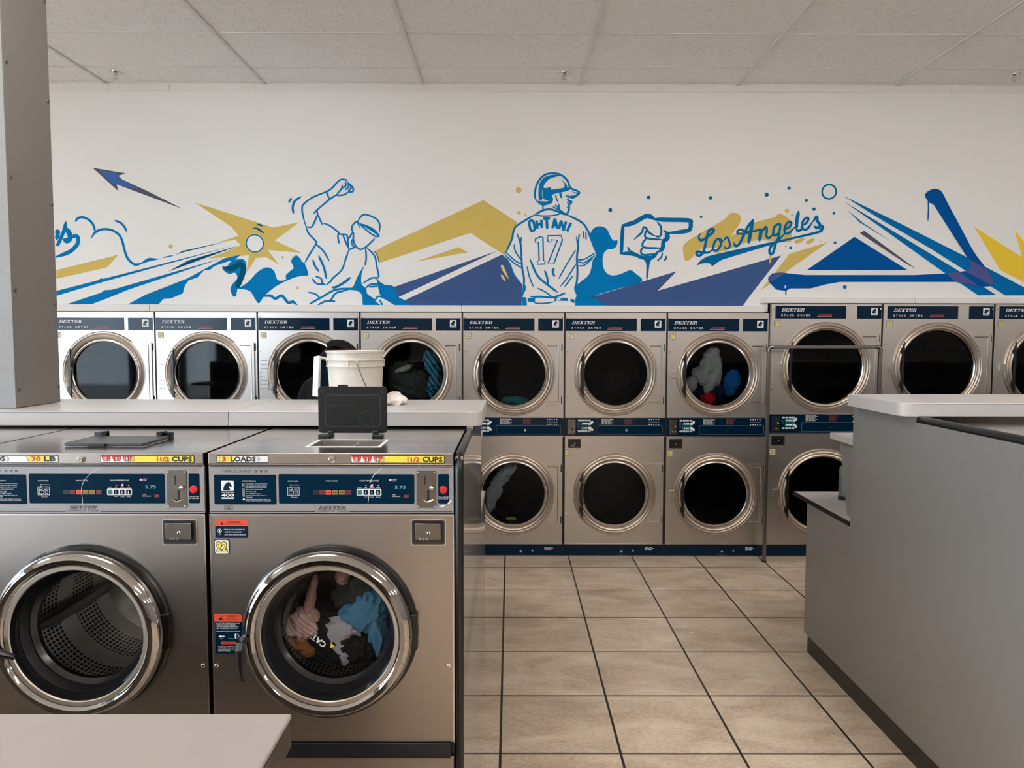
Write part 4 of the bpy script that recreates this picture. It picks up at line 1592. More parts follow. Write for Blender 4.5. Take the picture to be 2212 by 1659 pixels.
# ------------------------------------------------------------------ foreground table
t = thing('folding_table', 'pale table corner at the bottom left, nearest the viewer', 'table', (0, 0, 0))
m = MB().use(TABLETOP)
m.box(-3.2, -.487, .72, 1.612, .897, .909)
m.build('table_top', t, bevel=.005, seg=3)
m = MB().use(TUBE)
m.box(-3.198, -.4885, .722, 1.6105, .832, .8965)
m.build('edge_band', t, 'brown-grey metal edge band', bevel=.003)
m = MB().use(STEEL)
m.box(-3.1, -.520, .80, 1.58, .0, .832)
m.build('base', t)

# ------------------------------------------------------------------ bucket, tray, cloth, spray can, scrap
BX, BY, BZ = -.632, 3.03, 1.4715
t = thing('bucket', 'scuffed white plastic bucket with wire handle on the left counter', 'bucket', (BX, BY, BZ))
UPX = Matrix(((1, 0, 0, 0), (0, 0, -1, 0), (0, -1, 0, 0), (0, 0, 0, 1)))      # lathe axis turned upright (out = up)
m = MB().use(BUCKETM)
m.xf = UPX
m.lathe(0, 0, 0, [(.0001, .004), (.098, .004), (.100, .0), (.1015, .002), (.1115, .160), (.1175, .160), (.1175, .1635), (.1125, .165), (.1130, .184), (.1185, .185), (.1185, .1885), (.1135, .190),
                  (.1150, .216), (.1195, .217), (.1200, .223), (.1150, .224), (.1110, .218), (.098, .010), (.0001, .008)], 64)
m.xf = None
for a in (-1.62, -1.30, .3, 2.2, 3.6):       # upright webs between the two collar ribs
    c, s_ = math.cos(a), math.sin(a)
    m.tube([(.1145 * c, .1145 * s_, .162), (.1155 * c, .1155 * s_, .187)], .0035, 6)
m.build('pail', t)
m = MB().use(WIRE)
pv = (.028, -.1165, .176)
end = (.094, -.080, .010)
m.tube([pv, (.055, -.124, .110), (.082, -.110, .045), end, (.118, -.01, .006), (.085, .085, .040), (.02, .118, .160), (.0, .1165, .176)], .0022, 8)
m.build('handle', t, 'thin wire handle')
m = MB().use(BUCKETM)
m.tube([(.085, -.095, .028), (.094, -.080, .010), (.106, -.052, .007)], .0065, 8)
m.build('grip', t)

t = thing('tray', 'white framed tray with navy inside, leaning behind the bucket', 'tray', (-.838, 3.215, 1.4725), None)
m = MB().use(NAVY_M)
m.box(0, .112, .012, .018, .012, .185)
m.build('backing', t, 'navy back')
m = MB().use(WHITE)
m.box(-.012, .002, -.016, .020, .0, .192)
m.box(.106, .118, -.016, .020, .0, .192)
m.box(.006, .106, -.016, .020, .182, .192)
m.box(.006, .106, -.026, .020, .0, .030)
m.tube([(-.014, -.018, .006), (.118, -.018, .006)], .009, 8)
m.tube([(-.010, -.010, .0), (-.010, -.010, .192)], .0075, 8)
m.build('frame', t, bevel=.002)
t.rotation_euler = (math.radians(-6), math.radians(11), math.radians(62))
t.scale = (.9, .9, .9)
t.location = (-.822, 3.15, 1.4985)


def cloth(name, parent, lobes, mats, seed=0, amp=.35, front=None, sub=5, freq=7.0, label=None):
    """crumpled fabric: displaced, creased lobes in one mesh; 'front' is the sheet of glass it is pressed against"""
    bm_all = MB()
    for li, (c, sz, rot) in enumerate(lobes):
        bm = bmesh.new()
        bmesh.ops.create_icosphere(bm, subdivisions=sub, radius=1)
        R_ = Matrix.Rotation(rot, 4, 'Y')
        off = Vector((seed * 3.7 + li * 1.9, seed * 1.3, seed * 2.1))
        vs = []
        for v in bm.verts:
            p = v.co.normalized()
            q = Vector((p.x * sz[0], p.y * sz[1], p.z * sz[2])) * 13
            n1 = noise.fractal(q * .45 + off, 1.0, 2.0, 3)
            wv = Vector((n1, noise.noise(q * .6 - off), noise.noise(q * .6 + off * 2)))
            n2 = 1 - 2.6 * abs(noise.noise(q * freq * .22 + off * 2 + wv * 1.6))
            n3 = 1 - 2.4 * abs(noise.noise(q * freq * .55 + off * 3 + wv))
            d = 1 + amp * (.45 * n1 + .58 * n2 + .22 * n3)
            w = Vector((p.x * sz[0], p.y * sz[1], p.z * sz[2])) * d
            w = R_ @ w
            w = w + Vector(c)
            if front is not None and w.y < front:
                w.y = front + (w.y - front) * .22
            vs.append(w)
        bm.verts.index_update()
        bm_all.use(mats[li % len(mats)])
        bm_all.add(vs, [tuple(v.index for v in f.verts) for f in bm.faces], True)
        bm.free()
    o = bm_all.build(name, parent, label)
    return o


def fabric(name, c, var=.12, stripes=None):
    m = pm(name, c, .85, 0, var, (1, 1, 1), 30, bump=.1, spec=.2)
    return m


def striped(name, c1, c2, scale, rot):
    m, nt, b = new_mat(name)
    N, L = nt.nodes, nt.links
    tc = N.new('ShaderNodeTexCoord')
    mp = N.new('ShaderNodeMapping')
    mp.inputs['Rotation'].default_value = (0, rot, 0)
    wv = N.new('ShaderNodeTexWave')
    wv.inputs['Scale'].default_value = scale
    wv.inputs['Distortion'].default_value = 1.2
    rp = N.new('ShaderNodeValToRGB')
    rp.color_ramp.elements[0].color, rp.color_ramp.elements[1].color = rgb(*c1), rgb(*c2)
    L.new(tc.outputs['Object'], mp.inputs[0])
    L.new(mp.outputs[0], wv.inputs[0])
    L.new(wv.outputs['Fac'], rp.inputs[0])
    L.new(rp.outputs[0], b.inputs['Base Color'])
    b.inputs['Roughness'].default_value = .9
    return m


F_WHITE = fabric('white_cotton', (232, 224, 218))
F_GREY = fabric('light_grey_jersey', (186, 184, 178))
F_BLUE = fabric('bright_blue_cotton', (24, 104, 176))
F_RED = fabric('red_cotton', (200, 26, 36))
F_NAVY = fabric('navy_cotton', (34, 44, 66))
F_DARK = fabric('charcoal_cotton', (44, 43, 42))
F_BLACKF = fabric('black_cotton', (26, 25, 25))
F_OLIVE = fabric('dark_olive_cotton', (74, 74, 66))
F_TEAL = striped('teal_print_fabric', (16, 70, 92), (86, 176, 196), 9, .6)
F_TEALP = fabric('teal_cotton', (30, 132, 132))
F_LIGHTBLUE = fabric('pale_blue_cotton', (98, 150, 178))
F_LAV = fabric('lavender_white_cotton', (206, 194, 196))
F_PINK = striped('pink_patterned_fabric', (206, 160, 148), (236, 206, 196), 26, .9)
F_PINKP = fabric('pink_cotton', (208, 160, 152))
F_ORANGE = fabric('orange_cotton', (168, 104, 62))
F_STRIPE = striped('grey_striped_towel', (120, 122, 124), (220, 222, 224), 34, 1.0)
F_GREEN = fabric('yellow_green_cotton', (168, 172, 60))


def garment(name, label, loc, lobes, mats, **kw):
    t = cloth(name, None, lobes, mats, **kw)
    t.location = loc
    return tag(t, label, 'garment', kw.get('group'))


o = cloth('washcloth', None, [((0, 0, .016), (.034, .030, .020), .1), ((-.016, .006, .034), (.026, .024, .016), -.3), ((-.022, .0, .014), (.026, .026, .014), 0)], [F_WHITE], 3, .4, None, 4)
o.location = (-.468, 3.055, 1.4725)
tag(o, 'crumpled white cloth on the counter right of the open lid', 'cloth')

wx, wy = -.889, WY
gm = lambda n, l, lobes, mats, seed, amp=.42, front=.062, freq=8.0: garment(n, l, (wx, wy, 0), lobes, mats, seed=seed, amp=amp, front=front, freq=freq)
cx, cz = .357, .878
gm('dark_shirt', 'charcoal shirt with upside-down white print in washer 22', [((cx - .015, .115, cz - .075), (.105, .05, .070), .45), ((cx + .03, .12, cz - .10), (.10, .05, .05), 0)], [F_DARK], 5, .22)
gm('pale_blue_shirt', 'pale blue shirt on the right inside washer 22', [((cx + .085, .10, cz + .025), (.052, .04, .060), .5), ((cx + .118, .11, cz - .045), (.028, .04, .085), -.2), ((cx + .06, .10, cz + .005), (.05, .035, .030), .1)], [F_LIGHTBLUE], 8, .4)
gm('lavender_cloth', 'crumpled lavender-white cloth in the middle of washer 22', [((cx + .012, .092, cz - .040), (.045, .03, .040), .5), ((cx + .004, .092, cz - .085), (.022, .03, .050), -.3), ((cx - .012, .096, cz - .065), (.018, .028, .05), .2)], [F_LAV], 12, .45)
gm('pink_patterned_top', 'pink patterned garment at the left of washer 22', [((cx - .118, .10, cz - .025), (.040, .04, .050), .3), ((cx - .095, .105, cz - .035), (.045, .04, .032), 0)], [F_PINK], 15, .35)
gm('pink_strap', 'narrow pink strip of cloth hanging at upper left of washer 22', [((cx - .092, .098, cz + .045), (.014, .02, .080), .22), ((cx - .078, .098, cz - .005), (.018, .02, .035), -.4)], [F_PINKP], 17, .35)
gm('orange_cloth', 'orange cloth at the lower left of washer 22', [((cx - .116, .098, cz - .082), (.036, .022, .020), .6), ((cx - .098, .10, cz - .104), (.022, .02, .018), .3)], [F_ORANGE], 19, .55)
gm('dark_grey_trousers', 'dark grey trousers at the upper right inside washer 22', [((cx + .065, .14, cz + .085), (.075, .06, .060), .6), ((cx + .03, .15, cz + .055), (.06, .05, .05), 0)], [F_OLIVE], 21, .3)
gm('black_jacket', 'black jacket at the top and back inside washer 22', [((cx - .04, .20, cz + .06), (.12, .06, .08), 0), ((cx - .06, .17, cz + .0), (.08, .05, .05), .2)], [F_BLACKF], 23, .25)
gm('peach_sock', 'small pinkish sock at the very top inside washer 22', [((cx + .012, .10, cz + .135), (.020, .022, .026), 0)], [F_PINKP], 27, .35)
# the shirt's print, upside down as it lies
shirt = bpy.data.objects.get('dark_shirt')
m = MB().use(WHITE)
R_ = Matrix.Translation((cx - .055, .057, cz - .058)) @ Matrix.Rotation(math.radians(180 + 38), 4, 'Y')
m.xf = R_
m.text('CAT', -.026, .024, -.008, .012, 0, .03)
m.ringp(.031, -.004, .0024, .0032, 0, 14)
m.use(YELLOW).plate([(-.052, -.016), (-.034, -.016), (-.043, -.002)], 0)
m.xf = None
m.build('shirt_print', shirt, 'white letters and a yellow triangle')


def in_dryer(i, up_):
    o = drs[i]
    big = i >= 7
    cxx = .437 if big else .400
    cz_ = ((1.522, .518) if big else (1.463, .507))[0 if up_ else 1]
    return (o.location.x + cxx, DRY_Y + .045, cz_)


L49 = in_dryer(6, True)
garment('grey_shirt', 'light grey shirt tumbling behind the upper glass of dryer 49', L49, [((-.035, .05, .10), (.062, .05, .115), .35), ((-.10, .05, -.02), (.075, .045, .055), .75), ((-.01, .05, -.035), (.045, .04, .115), .45), ((-.185, .06, -.085), (.045, .04, .065), .5), ((.02, .06, .04), (.035, .05, .12), -.05)], [F_GREY], seed=31, amp=.30, front=.006, freq=4)
garment('blue_shirt', 'bright blue garment at the right in the upper drum of dryer 49', L49, [((.145, .06, -.06), (.055, .05, .075), .2), ((.165, .07, -.01), (.035, .04, .05), 0), ((.135, .06, -.125), (.03, .04, .05), .1)], [F_BLUE], seed=33, amp=.4, front=.006)
garment('red_cloth', 'red cloth at the bottom of the upper drum of dryer 49', L49, [((-.045, .06, -.205), (.050, .05, .042), 0), ((-.045, .06, -.165), (.018, .03, .045), .1)], [F_RED], seed=35, amp=.35, front=.006)
garment('navy_clothes', 'dark navy clothes at the bottom of the upper drum of dryer 49', L49, [((.02, .14, -.14), (.13, .08, .085), 0), ((-.10, .13, -.15), (.08, .06, .06), .2)], [F_NAVY], seed=37, amp=.3, front=.02)
L43 = in_dryer(3, True)
garment('dark_blanket', 'dark olive blanket filling the upper drum right of the bucket', L43, [((-.02, .12, -.10), (.16, .09, .13), .2), ((-.11, .12, -.02), (.09, .07, .10), 0)], [F_OLIVE], seed=41, amp=.25, front=.012)
garment('pale_sleeve', 'pale grey patch of cloth in the upper drum right of the bucket', L43, [((-.075, .045, .035), (.070, .04, .022), -.35)], [F_GREY], seed=43, amp=.3, front=.008)
garment('teal_print_cloth', 'teal patterned cloth at right in the drum beside the bucket', L43, [((.150, .07, .075), (.055, .05, .095), -.3), ((.185, .07, -.03), (.035, .05, .10), -.1), ((.15, .08, -.10), (.04, .05, .08), .1)], [F_TEAL], seed=45, amp=.35, front=.010)
L45 = in_dryer(4, True)
garment('teal_towel', 'teal towel lying at the bottom of the upper drum of dryer 45', L45, [((.0, .09, -.225), (.085, .06, .030), 0), ((.05, .09, -.222), (.06, .05, .030), .1)], [F_TEALP], seed=47, amp=.35, front=.012)
L46 = in_dryer(4, False)
garment('striped_towel', 'grey striped towel hanging across the lower drum of dryer 45', L46, [((-.085, .05, .125), (.050, .04, .125), .75), ((-.155, .05, .0), (.055, .04, .085), .45), ((-.185, .05, -.10), (.040, .04, .070), .15)], [F_STRIPE], seed=49, amp=.3, front=.006)
garment('green_cloth', 'scrap of yellow-green cloth low in the lower drum of dryer 45', L46, [((-.02, .06, -.228), (.038, .03, .014), 0)], [F_GREEN], seed=51, amp=.3, front=.006)
L47 = in_dryer(5, True)
garment('black_clothes', 'black clothes in the upper drum of dryer 47', L47, [((.06, .16, -.09), (.13, .09, .10), 0)], [F_BLACKF], seed=53, amp=.3, front=.03)

# spray can standing on the low shelf
t = thing('spray_can', 'silver-labelled spray can on the low shelf behind the grey panel', 'can', (1.846, 4.04, .863))
m = MB().use(BLACK)
m.xf = UPX
m.lathe(0, 0, 0, [(.0001, 0), (.034, 0), (.035, .004), (.035, .018), (.0325, .020)], 28)
m.build('foot', t)
m = MB().use(pm('silver_blue_label', (118, 128, 134), .35, .6, .1))
m.xf = UPX
m.lathe(0, 0, 0, [(.0325, .020), (.0325, .165), (.030, .175), (.020, .183), (.0001, .184)], 28)
m.xf = None
m.use(INK).text('102', -.020, .016, .028, .046, -.0331, .02)
m.build('can', t)
m = MB().use(WHITE)
m.xf = UPX
m.lathe(0, 0, 0, [(.012, .183), (.012, .205), (.008, .210), (.0001, .210)], 16)
m.build('spray_cap', t)

m = MB().use(F_WHITE)
m.slab([(-.017, -.012), (-.004, -.016), (.012, -.008), (.018, .004), (.004, .010), (-.012, .006)], 0, .004)
o = m.build('paper_scrap')
o.location = (1.081, 4.304, .0005)
tag(o, 'tiny white scrap of paper lying on the tiled floor', 'scrap')

# ------------------------------------------------------------------ chrome garment rail
t = thing('garment_rail', 'chrome tube frame standing in front of dryer 51', 'rack', (0, 0, 0))
m = MB().use(TUBE)
m.box(2.00, 2.832, 5.690, 5.712, 1.669, 1.693)
m.build('top_bar', t, bevel=.003)
for xx in (1.987, 2.845):
    m = MB().use(TUBE)
    m.box(xx - .013, xx + .013, 5.688, 5.714, .012, 1.655)
    m.build('post', t, bevel=.003)
    m = MB().use(TUBE)
    s_ = 1 if xx < 2.4 else -1
    m.tube([(xx, 5.701, 1.645), (xx, 5.701, 1.664), (xx + s_ * .012, 5.701, 1.679), (xx + s_ * .034, 5.701, 1.681)], .0175, 10)
    m.build('corner_joint', t)
    m = MB().use(BLACK)
    m.box(xx - .015, xx + .015, 5.686, 5.716, .0, .014)
    m.build('foot', t, bevel=.002)

# ------------------------------------------------------------------ person behind the counter
SKIN = pm('skin', (196, 148, 122), .5, 0, .05)
HOOD = fabric('black_hoodie', (22, 23, 28), .2)
TROU = fabric('dark_trousers', (38, 40, 48), .15)
HAIR = pm('black_hair', (5, 4, 4), .65, 0, .4, (1, 8, 1), 60, bump=.6, spec=.25)


def skin_obj(name, parent, chains, mat, sub=2, label=None):
    """chains of (x, y, z, radius) joined where points coincide, grown into one surface"""
    vs, rs, es, ids = [], [], [], {}
    for ch in chains:
        prev = None
        for x, y, z, r in ch:
            k = (round(x, 4), round(y, 4), round(z, 4))
            if k not in ids:
                ids[k] = len(vs)
                vs.append((x, y, z))
                rs.append(r)
            if prev is not None and prev != ids[k]:
                es.append((prev, ids[k]))
            prev = ids[k]
    me = bpy.data.meshes.new(name)
    me.from_pydata(vs, es, [])
    o = bpy.data.objects.new(name, me)
    COL.objects.link(o)
    o.modifiers.new('skin', 'SKIN').use_smooth_shade = True
    for i, r in enumerate(rs):
        me.skin_vertices[0].data[i].radius = (r, r)
    seen = set()
    adj = {}
    for a, b in es:
        adj.setdefault(a, []).append(b)
        adj.setdefault(b, []).append(a)
    for i in range(len(vs)):
        if i in seen:
            continue
        me.skin_vertices[0].data[i].use_root = True
        st = [i]
        while st:
            q = st.pop()
            if q in seen:
                continue
            seen.add(q)
            st += adj.get(q, [])
    sd = o.modifiers.new('smooth', 'SUBSURF')
    sd.levels = sd.render_levels = sub
    me.materials.append(mat)
    o.parent = parent
    if label:
        o['label'] = label
    return o


per = thing('person', 'person with black hair and black hoodie bending behind the white bucket', 'person', (-1.30, 4.6, 0))
PV, S1, CH, UC, NK, HB = (-.03, 0, .93), (.02, 0, 1.12), (.105, 0, 1.31), (.165, 0, 1.465), (.205, 0, 1.54), (.226, 0, 1.575)
arms_b, arms_h, hands, legs_b, legs_t, shoes = [], [], [], [], [], []
for s_ in (-1, 1):
    sh, el, wr = (.155, .17 * s_, 1.45), (.15, .22 * s_, 1.17), (.34, .17 * s_, 1.04)
    arms_b.append([UC + (.08,), sh + (.040,), el + (.034,), wr + (.026,), (.40, .16 * s_, 1.035, .030), (.44, .155 * s_, 1.03, .026)])
    arms_h.append([UC + (.125,), sh + (.075,), el + (.055,), (.30, .18 * s_, 1.052, .042)])
    for k, (dy, ln) in enumerate(((-.030, .065), (-.010, .078), (.010, .072), (.029, .058))):
        b = (.445, .155 * s_ + dy * .9, 1.03)
        hands.append([b + (.010,), (b[0] + ln * .55, b[1] + dy * .25, 1.022, .009), (b[0] + ln * .9, b[1] + dy * .3, 1.0, .008), (b[0] + ln, b[1] + dy * .3, .978, .007)])
    hands.append([(.395, .16 * s_ - .022 * s_, 1.03, .011), (.42, .16 * s_ - .055 * s_, 1.02, .010), (.45, .16 * s_ - .066 * s_, 1.01, .008)])
    hip, kn, an = (-.03, .095 * s_, .86), (-.01, .10 * s_, .49), (-.06, .10 * s_, .085)
    legs_b.append([PV + (.12,), hip + (.085,), kn + (.055,), an + (.038,), (.06, .105 * s_, .035, .032)])
    legs_t.append([PV + (.150,), hip + (.105,), kn + (.075,), (-.055, .10 * s_, .10, .055)])
    shoes.append([(-.095, .10 * s_, .045, .044), (-.02, .102 * s_, .048, .046), (.07, .106 * s_, .040, .042), (.115, .108 * s_, .034, .030)])
body = skin_obj('body', per, [[PV + (.12,), S1 + (.105,), CH + (.100,), UC + (.08,), NK + (.05,), HB + (.062,), (.235, 0, 1.585, .082), (.25, 0, 1.625, .080)],
                              [(.235, 0, 1.585, .082), (.305, 0, 1.545, .030)]] + arms_b + legs_b + hands, SKIN)
m = MB().use(SKIN)
m.ball((.322, 0, 1.572), .014, 8, (1.2, .8, 1.1))
m.build('nose', per)
for s_ in (-1, 1):
    m = MB().use(SKIN)
    m.ball((.225, .083 * s_, 1.575), .026, 8, (.7, .35, 1.1))
    m.build('ear', per)
    m = MB().use(INK)
    m.ball((.305, .032 * s_, 1.592), .009, 8)
    m.build('eye', per)
m = MB().use(DARKRED)
m.tube([(.300, -.022, 1.538), (.309, 0, 1.536), (.300, .022, 1.538)], .005, 6)
m.build('mouth', per)
skin_obj('hoodie', per, [[(-.035, 0, .90, .150), S1 + (.148,), CH + (.145,), UC + (.115,), (.186, 0, 1.510, .082), (.206, 0, 1.548, .070)],
                         [(.186, 0, 1.510, .082), (.150, 0, 1.560, .062)]] + arms_h, HOOD, 2, 'black hoodie')
skin_obj('trousers', per, legs_t, TROU, 2)
for s_ in (0, 1):
    skin_obj('shoe', per, [shoes[s_]], BLACK, 2)
# hair: a combed cap over the skull with strands and a small knot at the nape
m = MB()
m.use(HAIR)
bm = bmesh.new()
bmesh.ops.create_icosphere(bm, subdivisions=5, radius=1)
vs = []
for v in bm.verts:
    p = v.co.normalized()
    fwd = p.x * .85 - p.z * .53
    d = 1 + .05 * noise.noise(Vector((p.x * 3, p.y * 14, p.z * 3))) + .025 * noise.noise(Vector((p.x * 5, p.y * 40, p.z * 5)))
    if p.x > .35 and p.z < .25:
        d *= .86
    vs.append((.240 + p.x * .124 * d, p.y * .104 * d, 1.612 + p.z * .112 * d - (.02 if p.x < -.5 else 0)))
bm.verts.index_update()
m.add(vs, [tuple(v.index for v in f.verts) for f in bm.faces], True)
bm.free()
rnd = random.Random(4)
for k in range(60):
    a = rnd.uniform(-1.5, 1.5)
    r0 = rnd.uniform(.3, 1)
    P = []
    for q in range(14):
        th = -.5 + q * .16
        P.append((.232 + .120 * math.sin(th) * math.cos(a * .6), .108 * math.sin(a) * (1 - .016 * q), 1.612 + .117 * math.cos(th) * math.cos(a * .5) + rnd.uniform(-.003, .003)))
    m.tube(P, [.002] + [.0055] * 12 + [.001], 5)
m.build('hair', per, 'short black hair')

